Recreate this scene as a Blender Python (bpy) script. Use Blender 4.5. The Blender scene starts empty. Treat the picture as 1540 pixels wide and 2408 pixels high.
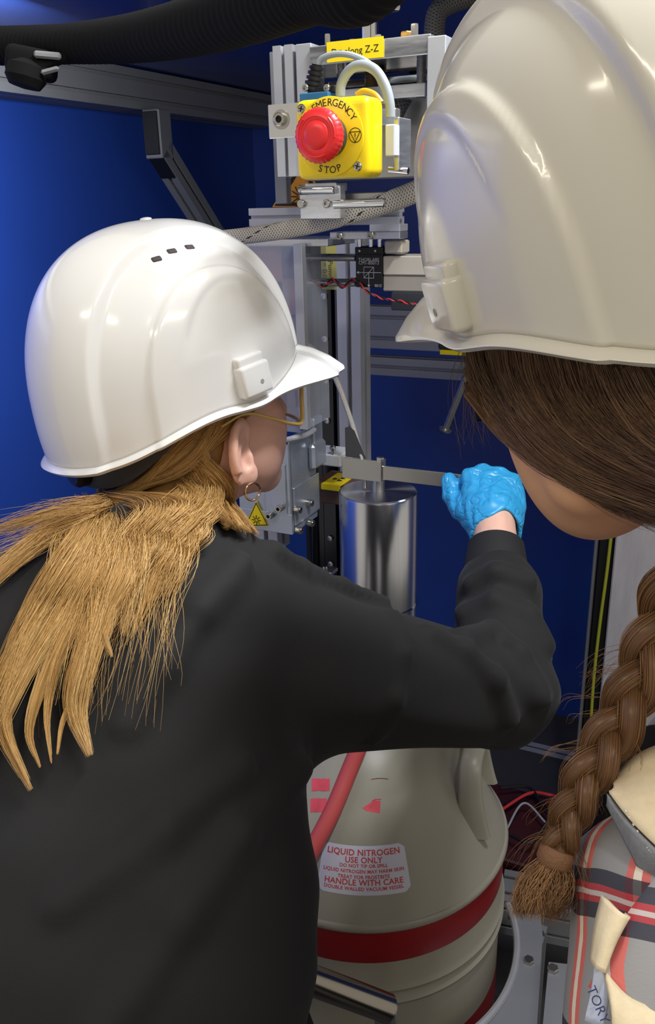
import bpy, bmesh, math, random
import numpy as np
from mathutils import Vector, Matrix

scene = bpy.context.scene
COL = scene.collection
random.seed(7)
RNG = np.random.default_rng(11)

# ------------------------------------------------------------------ camera
FPX, CX, CY = 2000.0, 770.0, 1204.0
PITCH, ROLL = math.radians(20.0), math.radians(1.5)
CAM = np.array([0.0, 0.0, 1.5])
_f = np.array([0, math.cos(PITCH), -math.sin(PITCH)])
_r0 = np.array([1.0, 0, 0]); _u0 = np.array([0, math.sin(PITCH), math.cos(PITCH)])
_r = math.cos(ROLL) * _r0 - math.sin(ROLL) * _u0
_u = math.cos(ROLL) * _u0 + math.sin(ROLL) * _r0
cam_data = bpy.data.cameras.new('camera')
cam_data.sensor_fit = 'HORIZONTAL'; cam_data.sensor_width = 36.0
cam_data.lens = 36.0 * FPX / 1540.0
cam_data.clip_start = 0.02
cam = bpy.data.objects.new('camera', cam_data); COL.objects.link(cam)
cam.matrix_world = Matrix(((_r[0], _u[0], -_f[0], CAM[0]), (_r[1], _u[1], -_f[1], CAM[1]),
                           (_r[2], _u[2], -_f[2], CAM[2]), (0, 0, 0, 1)))
scene.camera = cam

# ------------------------------------------------------------------ world and light
scene.view_settings.view_transform = 'Standard'
scene.view_settings.look = 'None'
scene.view_settings.gamma = 1.0
scene.view_settings.use_curve_mapping = False
scene.view_settings.exposure = 0.0
w = bpy.data.worlds.new('hall_air'); scene.world = w; w.use_nodes = True
w.node_tree.nodes['Background'].inputs[0].default_value = (1.0, 0.93, 0.82, 1)
w.node_tree.nodes['Background'].inputs[1].default_value = 0.5

def area(name, loc, target, sx, sy, power, color):
    L = bpy.data.lights.new(name, 'AREA'); L.shape = 'RECTANGLE'; L.size = sx; L.size_y = sy
    L.energy = power; L.color = color
    o = bpy.data.objects.new(name, L); COL.objects.link(o)
    o.location = loc
    d = Vector(target) - Vector(loc)
    o.rotation_euler = d.to_track_quat('-Z', 'Y').to_euler()
    return o
# fluorescent tubes of the hall above and behind the visitors, one work light over the stand
area('hall_tube', (-1.3, -0.9, 2.9), (-0.3, 0.9, 1.1), 1.5, 0.10, 13, (1.0, 0.90, 0.74))
area('hall_tube', (1.3, -1.1, 3.0), (0.1, 1.0, 1.1), 1.5, 0.10, 13, (1.0, 0.92, 0.80))
area('work_light', (0.42, 0.60, 2.25), (-0.15, 0.9, 1.2), 0.7, 0.06, 22, (0.93, 0.96, 1.0))
area('led_strip', (-0.55, 0.90, 1.71), (-1.6, 1.25, 1.2), 1.1, 0.04, 17, (0.95, 0.97, 1.0))

# ------------------------------------------------------------------ coordinates
YAW = math.radians(26.0)           # the stand is turned 26 degrees against the view
A_ = np.array([math.sin(YAW), math.cos(YAW), 0.0])     # depth axis of the stand
B_ = np.array([math.cos(YAW), -math.sin(YAW), 0.0])    # its right-hand axis
Z_ = np.array([0, 0, 1.0])

def ray(px, py):
    return _f + (px - CX) / FPX * _r - (py - CY) / FPX * _u
def P(px, py, d):                  # point at camera depth d
    return CAM + ray(px, py) * d
def PA(px, py, a):                 # point on the plane at stand depth a
    v = ray(px, py)
    return CAM + v * (a / v.dot(A_))
def PB(px, py, b):
    v = ray(px, py)
    return CAM + v * (b / v.dot(B_))
def PZ(px, py, z):
    v = ray(px, py)
    return CAM + v * ((z - CAM[2]) / v[2])
def W(b, a, z):
    return b * B_ + a * A_ + z * Z_
def room(p):
    p = np.asarray(p); return np.array([p.dot(B_), p.dot(A_), p[2]])

# ------------------------------------------------------------------ materials
def lin(c):
    return tuple(((x / 255) / 12.92 if x / 255 <= 0.04045 else ((x / 255 + 0.055) / 1.055) ** 2.4) for x in c)
MATS = {}
def mat(name, rgb, rough=0.5, metal=0.0, noise=0.0, nscale=30.0, bump=0.0, bscale=120.0, stretch=None, coat=0.0,
        spec=None, trans=0.0, emit=0.0, alpha=None, rvar=0.0, ior=None, sss=0.0):
    if name in MATS: return MATS[name]
    m = bpy.data.materials.new(name); m.use_nodes = True
    nt = m.node_tree; b = nt.nodes['Principled BSDF']
    c = lin(rgb) + (1,)
    b.inputs['Base Color'].default_value = c
    b.inputs['Roughness'].default_value = rough
    b.inputs['Metallic'].default_value = metal
    b.inputs['Coat Weight'].default_value = coat
    b.inputs['Coat Roughness'].default_value = 0.08
    if spec is not None: b.inputs['Specular IOR Level'].default_value = spec
    if trans: b.inputs['Transmission Weight'].default_value = trans
    if ior: b.inputs['IOR'].default_value = ior
    if alpha is not None: b.inputs['Alpha'].default_value = alpha
    if sss:
        b.inputs['Subsurface Weight'].default_value = sss
        b.inputs['Subsurface Radius'].default_value = (0.012, 0.004, 0.002)
        b.inputs['Subsurface Scale'].default_value = 0.4
    if emit:
        b.inputs['Emission Color'].default_value = c; b.inputs['Emission Strength'].default_value = emit
    if noise or bump or rvar:
        tc = nt.nodes.new('ShaderNodeTexCoord'); mp = nt.nodes.new('ShaderNodeMapping')
        nt.links.new(tc.outputs['Object'], mp.inputs['Vector'])
        if stretch: mp.inputs['Scale'].default_value = stretch
        if noise or rvar:
            n = nt.nodes.new('ShaderNodeTexNoise'); n.inputs['Scale'].default_value = nscale
            n.inputs['Detail'].default_value = 5
            nt.links.new(mp.outputs['Vector'], n.inputs['Vector'])
            if noise:
                r = nt.nodes.new('ShaderNodeMapRange')
                r.inputs['From Min'].default_value = 0.3; r.inputs['From Max'].default_value = 0.7
                r.inputs['To Min'].default_value = 1 - noise; r.inputs['To Max'].default_value = 1 + noise
                nt.links.new(n.outputs['Fac'], r.inputs['Value'])
                mx = nt.nodes.new('ShaderNodeVectorMath'); mx.operation = 'SCALE'
                mx.inputs[0].default_value = c[:3]
                nt.links.new(r.outputs['Result'], mx.inputs['Scale'])
                nt.links.new(mx.outputs['Vector'], b.inputs['Base Color'])
            if rvar:
                r2 = nt.nodes.new('ShaderNodeMapRange')
                r2.inputs['From Min'].default_value = 0.3; r2.inputs['From Max'].default_value = 0.7
                r2.inputs['To Min'].default_value = max(0.02, rough - rvar); r2.inputs['To Max'].default_value = rough + rvar
                nt.links.new(n.outputs['Fac'], r2.inputs['Value'])
                nt.links.new(r2.outputs['Result'], b.inputs['Roughness'])
        if bump:
            n2 = nt.nodes.new('ShaderNodeTexNoise'); n2.inputs['Scale'].default_value = bscale
            n2.inputs['Detail'].default_value = 4
            nt.links.new(mp.outputs['Vector'], n2.inputs['Vector'])
            bp = nt.nodes.new('ShaderNodeBump'); bp.inputs['Strength'].default_value = bump
            bp.inputs['Distance'].default_value = 0.002
            nt.links.new(n2.outputs['Fac'], bp.inputs['Height'])
            nt.links.new(bp.outputs['Normal'], b.inputs['Normal'])
    MATS[name] = m
    return m

M_BLUE = mat('blue_panel', (31, 62, 146), 0.34, noise=0.05, nscale=2.0, bump=0.04, bscale=14)
M_CEIL = mat('blue_ceiling_panel', (40, 66, 140), 0.22, noise=0.08, nscale=3, bump=0.05, bscale=10)
M_FLOOR = mat('dark_floor', (60, 60, 62), 0.6, noise=0.2, nscale=8)
M_ALU = mat('anodised_aluminium', (186, 188, 194), 0.38, 0.40, noise=0.06, nscale=20)
M_ALUB = mat('bright_machined_aluminium', (205, 207, 212), 0.24, 0.85, noise=0.1, nscale=25, stretch=(1, 1, 8), rvar=0.08)
M_ALUD = mat('grey_anodised_profile', (134, 136, 140), 0.45, 0.30, noise=0.05, nscale=12)
M_CHROME = mat('polished_steel', (225, 225, 226), 0.08, 1.0)
M_STEEL = mat('brushed_steel', (180, 179, 176), 0.3, 0.9, noise=0.05, nscale=12, rvar=0.06)
M_BOLT = mat('steel_bolt', (185, 182, 176), 0.22, 0.95)
M_DARKST = mat('dark_polished_rail', (52, 54, 60), 0.12, 0.85)
M_BLACK = mat('black_plastic', (22, 22, 24), 0.42)
M_BLACKM = mat('black_anodised', (26, 27, 30), 0.38, 0.3)
M_GAP = mat('shadow_gap_black', (8, 8, 9), 0.8)
M_YEL = mat('yellow_plastic', (246, 218, 8), 0.36, coat=0.1, bump=0.03, bscale=500)
M_YLAB = mat('yellow_label', (250, 222, 10), 0.5)
M_YLAB2 = mat('pale_yellow_paper', (206, 196, 110), 0.7)
M_RED = mat('red_button_plastic', (238, 40, 44), 0.38, coat=0.1)
M_GREYP = mat('light_grey_plastic', (200, 203, 208), 0.45)
M_WHITEP = mat('white_plastic', (226, 226, 222), 0.4)
M_INK = mat('black_ink', (20, 18, 12), 0.7)
M_REDINK = mat('red_ink', (188, 62, 66), 0.6)
M_ORANGE = mat('orange_label', (226, 150, 20), 0.5)
M_CABG = mat('grey_cable', (158, 166, 172), 0.42)
M_CABY = mat('yellow_cable', (230, 178, 20), 0.4)
M_BLUEC = mat('blue_connector', (48, 110, 150), 0.45)
M_BROWN = mat('brown_block', (104, 74, 52), 0.5, noise=0.1, nscale=30)
M_SHEET = mat('galvanised_sheet', (182, 190, 202), 0.34, 0.6, noise=0.14, nscale=18, rvar=0.08)
M_ACRYL = mat('clear_acrylic', (214, 220, 232), 0.12, alpha=0.26, spec=0.6)
M_PINK = mat('pink_tinted_film', (214, 150, 165), 0.2, alpha=0.42)
M_CREAMP = mat('beige_plastic', (198, 190, 174), 0.4)
M_GLASS = mat('clear_plastic_lens', (236, 240, 238), 0.05, alpha=0.18, spec=0.6)
M_REDW = mat('red_wire', (200, 50, 56), 0.5)
M_BLACKW = mat('black_wire', (20, 20, 22), 0.5)
M_YGW = mat('yellow_green_wire', (170, 176, 50), 0.5)
M_DEWAR = mat('dewar_beige_paint', (150, 146, 132), 0.36, noise=0.03, nscale=12, bump=0.03, bscale=60)
M_BAND = mat('dark_red_band', (138, 14, 20), 0.4)
M_LABELW = mat('white_label', (196, 196, 210), 0.5)
M_REDLAB = mat('red_sticker', (214, 72, 88), 0.5, noise=0.15, nscale=60)
M_HOSE = mat('red_rubber_hose', (188, 74, 74), 0.55)
M_BLACKF = mat('black_ribbed_fabric', (14, 14, 15), 0.95, spec=0.2)
M_PLATEG = mat('grey_base_plate', (150, 152, 158), 0.4, 0.35, noise=0.08, nscale=10)
M_DRED = mat('dark_red_crate', (60, 16, 22), 0.6)
M_RCOL = mat('pale_grey_scuffed_panel', (196, 194, 200), 0.5, noise=0.09, nscale=22, stretch=(3, 3, 0.5))

# ------------------------------------------------------------------ geometry helpers: geo = (verts Nx3, faces list)
def join(*gs):
    V, F, n = [], [], 0
    for v, f in gs:
        v = np.asarray(v, float).reshape(-1, 3)
        V.append(v); F += [tuple(i + n for i in q) for q in f]; n += len(v)
    return np.concatenate(V), F
def xf(g, M):
    M = np.array(M); v = np.asarray(g[0])
    return v @ M[:3, :3].T + M[:3, 3], g[1]
def frame(o, x, y, z):
    M = np.eye(4); M[:3, 0] = x; M[:3, 1] = y; M[:3, 2] = z; M[:3, 3] = o
    return M
def ROOMF(o): return frame(o, B_, A_, Z_)
def cbox(sx, sy, sz, bev=0.0, seg=1):
    bm = bmesh.new(); bmesh.ops.create_cube(bm, size=1.0)
    bmesh.ops.scale(bm, vec=(sx, sy, sz), verts=bm.verts)
    bev = min(bev, 0.45 * min(sx, sy, sz))
    if bev > 0:
        bmesh.ops.bevel(bm, geom=bm.edges[:], offset=bev, segments=seg, affect='EDGES', profile=0.5)
    bm.verts.index_update()
    v = np.array([x.co[:] for x in bm.verts]); f = [tuple(q.index for q in p.verts) for p in bm.faces]
    bm.free(); return v, f
def wbox(o, size, bev=0.0006, seg=1, x=None, y=None, z=None):
    """box centred at world point o along the stand axes"""
    M = frame(o, B_ if x is None else x, A_ if y is None else y, Z_ if z is None else z)
    return xf(cbox(*size, bev, seg), M)
def pbox(x0, y0, x1, y1, a, t, bev=0.0008, seg=1):
    """box whose front face covers the pixel rectangle at stand depth a, t deep"""
    ym, xm = (y0 + y1) / 2, (x0 + x1) / 2
    l, r = room(PA(x0, ym, a)), room(PA(x1, ym, a))
    tp, bt = room(PA(xm, y0, a)), room(PA(xm, y1, a))
    c = W((l[0] + r[0]) / 2, a + t / 2, (tp[2] + bt[2]) / 2)
    return wbox(c, (abs(r[0] - l[0]), t, abs(tp[2] - bt[2])), bev, seg)
def perp(d):
    d = d / np.linalg.norm(d)
    h = np.array([0, 0, 1.0]) if abs(d[2]) < 0.9 else np.array([1.0, 0, 0])
    x = np.cross(h, d); x /= np.linalg.norm(x)
    return x, np.cross(d, x), d
def lathe(prof, n=32, o=(0, 0, 0), ax=(0, 0, 1), cap=True):
    """profile [(r, h)] turned about axis ax through o"""
    x, y, z = perp(np.asarray(ax, float)); o = np.asarray(o, float)
    th = np.linspace(0, 2 * math.pi, n, endpoint=False)
    V, F = [], []
    for r, h in prof:
        V.append(o + np.outer(np.cos(th) * r, x) + np.outer(np.sin(th) * r, y) + z * h)
    V = np.concatenate(V)
    for i in range(len(prof) - 1):
        for j in range(n):
            k = (j + 1) % n
            F.append((i * n + j, i * n + k, (i + 1) * n + k, (i + 1) * n + j))
    if cap:
        F.append(tuple(range(n - 1, -1, -1))); m = (len(prof) - 1) * n
        F.append(tuple(range(m, m + n)))
    return V, F
def cyl(p0, p1, r, n=20, ch=0.0):
    p0, p1 = np.asarray(p0, float), np.asarray(p1, float)
    L = np.linalg.norm(p1 - p0)
    pr = [(r, 0), (r, L)] if not ch else [(r - ch, 0), (r, ch), (r, L - ch), (r - ch, L)]
    return lathe(pr, n, p0, p1 - p0)
def spline(pts, n):
    p = np.asarray(pts, float)
    if len(p) == 2: return p[0] + np.linspace(0, 1, n)[:, None] * (p[1] - p[0])
    q = np.vstack([2 * p[0] - p[1], p, 2 * p[-1] - p[-2]])
    t = np.linspace(0, len(p) - 1 - 1e-9, n); i = t.astype(int); u = (t - i)[:, None]
    a, b, c, d = q[i], q[i + 1], q[i + 2], q[i + 3]
    return 0.5 * (2 * b + (c - a) * u + (2 * a - 5 * b + 4 * c - d) * u ** 2 + (3 * b - a - 3 * c + d) * u ** 3)
def frames(c, up=None):
    t = np.gradient(c, axis=0); t /= np.linalg.norm(t, axis=1)[:, None] + 1e-12
    x = perp(t[0])[0] if up is None else np.cross(np.asarray(up, float), t[0]); x = x / np.linalg.norm(x)
    X = []
    for k in range(len(c)):
        x = x - t[k] * x.dot(t[k]); x = x / np.linalg.norm(x); X.append(x)
    X = np.array(X); return X, np.cross(t, X), t
def tube(pts, r, n=12, seg=None, ry=None, up=None, cap=True):
    c = spline(pts, seg or max(2, (len(pts) - 1) * 8))
    r = np.interp(np.linspace(0, 1, len(c)), np.linspace(0, 1, np.size(r)), np.atleast_1d(r)) if np.size(r) > 1 else np.full(len(c), float(np.atleast_1d(r)[0]))
    q = r if ry is None else r * ry
    X, Y, t = frames(c, up); th = np.linspace(0, 2 * math.pi, n, endpoint=False)
    V = (c[:, None] + np.cos(th)[None, :, None] * X[:, None] * r[:, None, None] + np.sin(th)[None, :, None] * Y[:, None] * q[:, None, None]).reshape(-1, 3)
    F = [(i * n + j, i * n + (j + 1) % n, (i + 1) * n + (j + 1) % n, (i + 1) * n + j) for i in range(len(c) - 1) for j in range(n)]
    if cap:
        F.append(tuple(range(n - 1, -1, -1))); m = (len(c) - 1) * n; F.append(tuple(range(m, m + n)))
    return V, F
def prism(poly, o, x, y, h):
    """polygon (x, y plane) extruded h along x cross y"""
    x, y = np.asarray(x, float), np.asarray(y, float); z = np.cross(x, y); n = len(poly)
    b = np.array([np.asarray(o) + p[0] * x + p[1] * y for p in poly])
    V = np.vstack([b, b + z * h])
    F = [tuple(range(n - 1, -1, -1)), tuple(range(n, 2 * n))] + [(i, (i + 1) % n, n + (i + 1) % n, n + i) for i in range(n)]
    return V, F
def slot_outline(nw, nh, u=0.04):
    def side(n):      # along +x from 0 to n*u, outside at y=0, inside y>0
        pts = [(0.0, 0.0)]
        for k in range(n):
            m = (k + 0.5) * u
            pts += [(m - .1 * u, 0), (m - .1 * u, .1 * u), (m - .22 * u, .1 * u), (m - .12 * u, .27 * u),
                    (m + .12 * u, .27 * u), (m + .22 * u, .1 * u), (m + .1 * u, .1 * u), (m + .1 * u, 0)]
        return pts
    w_, h_ = nw * u, nh * u; out = []
    out += [(x - w_ / 2, y - h_ / 2) for x, y in side(nw)]
    out += [(w_ / 2 - y, x - h_ / 2) for x, y in side(nh)]
    out += [(w_ / 2 - x, h_ / 2 - y) for x, y in side(nw)]
    out += [(y - w_ / 2, h_ / 2 - x) for x, y in side(nh)]
    return out
def tslot(p0, p1, nw=1, nh=1, u=0.04, up=(0, 0, 1)):
    p0, p1 = np.asarray(p0, float), np.asarray(p1, float)
    d = p1 - p0; L = np.linalg.norm(d); d /= L
    x = np.cross(np.asarray(up, float), d); x /= np.linalg.norm(x); y = np.cross(d, x)
    return prism(slot_outline(nw, nh, u), p0, x, y, L)
def hexbolt(o, ax, r=0.005, h=0.004):
    return lathe([(r, 0), (r, h * .85), (r * .88, h)], 6, o, ax)
def capscrew(o, ax, r=0.005, h=0.006):
    """socket head screw with a hexagon recess"""
    a = lathe([(r, 0), (r, h * .85), (r * .86, h), (r * .55, h), (r * .5, h * .45)], 18, o, ax)
    return a

def mk(name, g, m, root=None, label=None, smooth=35, solid=None, sub=0, uv=None, col=None):
    """link one mesh object; world-space verts are stored in the root's frame"""
    v = np.asarray(g[0], float)
    Mi = None
    if root is not None:
        rt = root
        while rt.parent is not None: rt = rt.parent
        Mi = np.array(ROOTS[rt.name])
        Mi = np.linalg.inv(Mi); v = v @ Mi[:3, :3].T + Mi[:3, 3]
    me = bpy.data.meshes.new(name)
    me.from_pydata(v.tolist(), [], g[1]); me.update()
    me.polygons.foreach_set('use_smooth', [smooth > 0] * len(me.polygons))
    if smooth and smooth < 180: me.set_sharp_from_angle(angle=math.radians(smooth))
    if m is not None: me.materials.append(m)
    if uv is not None:
        at = me.attributes.new('uvp', 'FLOAT2', 'POINT'); at.data.foreach_set('vector', np.asarray(uv, np.float32).ravel())
    if col is not None:
        at = me.attributes.new('tint', 'FLOAT', 'POINT'); at.data.foreach_set('value', np.asarray(col, np.float32).ravel())
    o = bpy.data.objects.new(name, me); COL.objects.link(o)
    if root is not None: o.parent = root
    if label: o['label'] = label
    if solid:
        md = o.modifiers.new('thickness', 'SOLIDIFY'); md.thickness = solid; md.offset = -1
    if sub:
        md = o.modifiers.new('smooth', 'SUBSURF'); md.levels = sub; md.render_levels = sub
    return o
ROOTS = {}
def thing(name, label, cat, loc, rotz=-YAW, group=None):
    o = bpy.data.objects.new(name, None); COL.objects.link(o)
    o.empty_display_size = 0.05
    o.location = tuple(loc); o.rotation_euler = (0, 0, rotz)
    o['label'] = label; o['category'] = cat
    if group: o['group'] = group
    c, s = math.cos(rotz), math.sin(rotz); M = np.eye(4); M[:2, :2] = [[c, -s], [s, c]]; M[:3, 3] = loc
    ROOTS[o.name] = M
    return o
def one(name, g, m, label, cat, group=None, **k):
    """a thing that is a single mesh; origin at the middle of its base"""
    v = np.asarray(g[0]); lo, hi = v.min(0), v.max(0)
    o_ = np.array([(lo[0] + hi[0]) / 2, (lo[1] + hi[1]) / 2, lo[2]])
    o = mk(name, (v - o_, g[1]), m, None, **k); o.location = o_
    o['label'] = label; o['category'] = cat
    if group: o['group'] = group
    return o
def struct(name, g, m, **k):
    o = mk(name, g, m, None, **k); o['kind'] = 'structure'; return o
def text_geo(s, size, o, x, y, ext=0.0, align='CENTER', spacing=1.0, fn=None, sx=1.0, bold=0.0):
    """lettering as thin mesh: o = anchor, x/y = writing and up directions"""
    c = bpy.data.curves.new('t', 'FONT'); c.body = s; c.size = size; c.align_x = align; c.align_y = 'CENTER'
    c.offset = bold * size; c.space_character = spacing; c.resolution_u = 3
    t = bpy.data.objects.new('t', c); COL.objects.link(t)
    bpy.context.view_layer.update()
    me = bpy.data.meshes.new_from_object(t.evaluated_get(bpy.context.evaluated_depsgraph_get()))
    v = np.array([q.co[:] for q in me.vertices]); f = [tuple(p.vertices) for p in me.polygons]
    bpy.data.objects.remove(t); bpy.data.curves.remove(c); bpy.data.meshes.remove(me)
    v[:, 0] *= sx
    if fn: return np.array([fn(q[0], q[1]) for q in v]), f
    x, y = np.asarray(x, float), np.asarray(y, float); n = np.cross(x, y)
    return np.asarray(o) + v[:, :1] * x + v[:, 1:2] * y + n * ext, f
def ring_arc(o, x, y, r0, r1, a0=0, a1=2 * math.pi, n=48, h=0.0003):
    """flat ring or arc"""
    full = abs(a1 - a0 - 2 * math.pi) < 1e-6
    th = np.linspace(a0, a1, n, endpoint=not full)
    x, y = np.asarray(x, float), np.asarray(y, float); z = np.cross(x, y)
    e = np.outer(np.cos(th), x) + np.outer(np.sin(th), y)
    V = np.vstack([o + e * r0 + z * h, o + e * r1 + z * h]); m = len(th)
    F = [(i, m + i, m + (i + 1) % m, (i + 1) % m) for i in range(m if full else m - 1)]
    return V, F
def strip2d(p, q, wd, o, x, y, h=0.0003):
    p, q = np.array(p, float), np.array(q, float); d = q - p; d /= np.linalg.norm(d); n = np.array([-d[1], d[0]]) * wd / 2
    x, y = np.asarray(x, float), np.asarray(y, float); z = np.cross(x, y)
    return np.array([np.asarray(o) + c[0] * x + c[1] * y + z * h for c in (p - n, q - n, q + n, p + n)]), [(0, 1, 2, 3)]
# ================================================================== setting
WALL_B, WALL_A = -1.34, 2.32
z_beam = PB(300, 158, WALL_B + 0.08)[2]
CEIL = z_beam + 0.004
def rbox(b0, b1, a0, a1, z0, z1, bev=0.0):
    return wbox(W((b0 + b1) / 2, (a0 + a1) / 2, (z0 + z1) / 2), (b1 - b0, a1 - a0, z1 - z0), bev)
struct('floor', rbox(-1.6, 2.2, -1.2, 2.6, -0.05, 0.0), M_FLOOR)
struct('wall_left', rbox(WALL_B - 0.03, WALL_B, 0.1, WALL_A + 0.03, 0.0, CEIL + 0.03), M_BLUE)
struct('wall_back', rbox(WALL_B, 1.9, WALL_A, WALL_A + 0.03, 0.0, CEIL + 0.03), M_BLUE)
struct('ceiling', rbox(WALL_B - 0.03, 1.9, 0.95, WALL_A + 0.03, CEIL, CEIL + 0.03), M_CEIL)

# frame of the enclosure
def hprofile(name, label, x0, x1, yt, yb, a, nh, u, m, nw=1):
    c0, c1 = PA(x0, (yt + yb) / 2, a), PA(x1, (yt + yb) / 2, a)
    xm = (x0 + x1) / 2
    zc = (PA(xm, yt, a)[2] + PA(xm, yb, a)[2]) / 2
    r0, r1 = room(c0), room(c1)
    return one(name, tslot(W(r0[0], a + u * nw / 2, zc), W(r1[0], a + u * nw / 2, zc), nw, nh, u), m, label, 'profile')
one('aluminium_profile', tslot(W(WALL_B + 0.041, 0.12, z_beam - 0.04), W(WALL_B + 0.041, WALL_A - 0.002, z_beam - 0.04), 2, 2, 0.04), M_ALUD,
    'long grey slotted beam running under the ceiling along the blue left wall', 'profile')
# diagonal brace standing off the beam
br = thing('corner_brace', 'grey diagonal brace with black end cap below the ceiling beam', 'brace', W(WALL_B + 0.05, 1.45, z_beam - 0.6))
pt = PB(372, 262, WALL_B + 0.125); pk = PB(382, 372, WALL_B + 0.125); pe = PB(560, 640, WALL_B + 0.125)
rt_, rk_, re_ = room(pt), room(pk), room(pe)
ztop = z_beam - 0.081
a_t = rt_[1]
cs = 0.045
mk('upper_end', wbox(W(WALL_B + 0.105, a_t + 0.02, (ztop + rk_[2]) / 2), (cs, cs, ztop - rk_[2]), 0.002), M_ALUD, br)
mk('end_cap', wbox(W(WALL_B + 0.105, a_t - 0.0055, (ztop + rk_[2]) / 2 + 0.002), (cs - 0.008, 0.006, ztop - rk_[2] - 0.012), 0.001), M_BLACK, br)
k0 = W(WALL_B + 0.105, a_t + 0.02, rk_[2] + 0.02); k1 = W(WALL_B + 0.105, a_t + 0.02 + (re_[1] - rk_[1]), re_[2])
mk('diagonal_bar', tslot(k0, k1, 1, 1, cs, up=B_), M_ALUD, br)
dd = (k1 - k0) / np.linalg.norm(k1 - k0); nn = np.cross(dd, B_); nn = nn if nn[2] < 0 else -nn
mk('lower_cap', wbox(k0 + dd * 0.03 + nn * (cs / 2 + 0.002), (cs - 0.006, 0.06, 0.004), 0.0005, x=B_, y=dd, z=np.cross(B_, dd)), M_BLACK, br)

hprofile('aluminium_profile', 'wide grey double slotted crossbar behind the optics, right of the upright', 790, 1500, 726, 834, 1.86, 2, 0.048, M_ALUD)
hprofile('aluminium_profile', 'narrow grey slotted crossbar just under the wide crossbar', 790, 1500, 854, 899, 1.86, 1, 0.042, M_ALUD)
hprofile('aluminium_profile', 'grey ribbed base rail along the foot of the blue back wall', 900, 1500, 1738, 1832, 2.1, 2, 0.045, M_ALU)

# right-hand post with its gap and earth wire
rc = room(PA(1440, 1260, 1.7))
post = thing('corner_post', 'pale grey scuffed post at the right with its shadow gap drawn as a black strip', 'post', W(rc[0] + 0.1, 1.75, 0))
mk('face_panel', wbox(W(rc[0] + 0.105, 1.75, CEIL / 2), (0.2, 0.08, CEIL - 0.002), 0.003), M_RCOL, post)
mk('edge_strip', wbox(W(rc[0] - 0.012, 1.752, CEIL / 2), (0.03, 0.06, CEIL - 0.002), 0.002), M_GAP, post)  # near-black bar drawn for the shade in the gap beside the panel
mk('seal_lip', wbox(W(rc[0] - 0.034, 1.744, CEIL / 2), (0.008, 0.03, CEIL - 0.002), 0.002), M_ALUD, post)
one('earth_wire', tube([W(rc[0] - 0.008, 1.716, z) + B_ * 0.004 * math.sin(z * 9) for z in np.linspace(0.25, 1.3, 9)], 0.0035, 8), M_YGW,
    'thin yellow-green wire running down the shadow gap of the right post', 'wire')

# ================================================================== lift stage at the top
st = thing('lift_stage', 'bright aluminium lift stage with yellow D along Z-Z label', 'stage', W(-0.42, 0.89, 1.3))
a0 = 0.84
up_ = room(PA(668, 260, a0)); zt = PA(668, 105, a0)[2]; zb = PA(668, 415, a0)[2]
mk('upright', tslot(W(up_[0], a0 + 0.012, zb), W(up_[0], a0 + 0.012, zt), 1, 1, 0.022, up=A_), M_ALU, st)
mk('side_plate', pbox(696, 102, 733, 240, a0, 0.03), M_ALU, st)
mk('back_plate', pbox(640, 120, 668, 480, a0 + 0.1, 0.012), M_ALUD, st)
mk('top_plate', pbox(727, 94, 1012, 141, a0 - 0.004, 0.11), M_ALUB, st)
mk('right_block', pbox(1003, 84, 1046, 330, a0 - 0.006, 0.06), M_ALU, st)
mk('inner_plate', pbox(735, 152, 1000, 176, a0 + 0.03, 0.07), M_CHROME, st)
mk('inner_plate', pbox(770, 182, 1000, 200, a0 + 0.02, 0.08), M_CHROME, st)
mk('carriage_plate', pbox(735, 205, 1000, 236, a0 + 0.005, 0.09), M_ALUB, st)
mk('rear_block', pbox(715, 240, 1010, 420, a0 + 0.05, 0.05), M_STEEL, st)
for px, r in ((803, 0.004), (875, 0.0075), (990, 0.005)):
    q0, q1 = PA(px, 232, a0 + 0.02), PA(px, 130, a0 + 0.02); q1 = np.array([q0[0], q0[1], q1[2]])
    nth = 26; pr = []
    L = q1[2] - q0[2]
    for k in range(nth): pr += [(r, L * k / nth), (r * 0.84, L * (k + .5) / nth)]
    mk('threaded_rod', lathe(pr + [(r, L)], 14, q0, Z_), M_STEEL if px != 875 else mat('brass_dark_screw', (120, 104, 84), 0.35, 0.8), st)
lab = mk('name_label', pbox(768, 92, 901, 141, a0 - 0.0055, 0.001, 0), M_YLAB, st, label='yellow label reading D= along Z-Z')
lc = PA(834, 119, a0 - 0.0056)
mk('lettering', text_geo('D= along Z-Z', 0.0088, lc, B_, Z_, 0.0002), M_INK, lab)
ptop = room(PA(870, 85, a0 + 0.05)); zp = PA(834, 94, a0 - 0.004)[2]
sc_ = W(ptop[0], a0 + 0.05, zp)
mk('shaft', lathe([(0.019, 0), (0.019, 0.004), (0.0085, 0.0045), (0.0085, 0.03), (0.012, 0.034), (0.021, 0.046), (0.024, 0.048)], 32, sc_, Z_), M_CHROME, st)
mk('flange', lathe([(0.044, 0), (0.047, 0.002), (0.047, 0.010), (0.045, 0.011)], 48, sc_ + Z_ * 0.048, Z_), M_ALUB, st)
mk('flange_nut', hexbolt(sc_ + Z_ * 0.048 - A_ * 0.034 - B_ * 0.012, -Z_, 0.010, 0.011), M_BOLT, st)
mk('flange_nut', hexbolt(sc_ + Z_ * 0.048 + A_ * 0.032 + B_ * 0.01, -Z_, 0.010, 0.011), M_BOLT, st)
mk('upper_shaft', cyl(sc_ + Z_ * 0.059, sc_ + Z_ * 0.22, 0.02, 28), M_ALUB, st)
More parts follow.
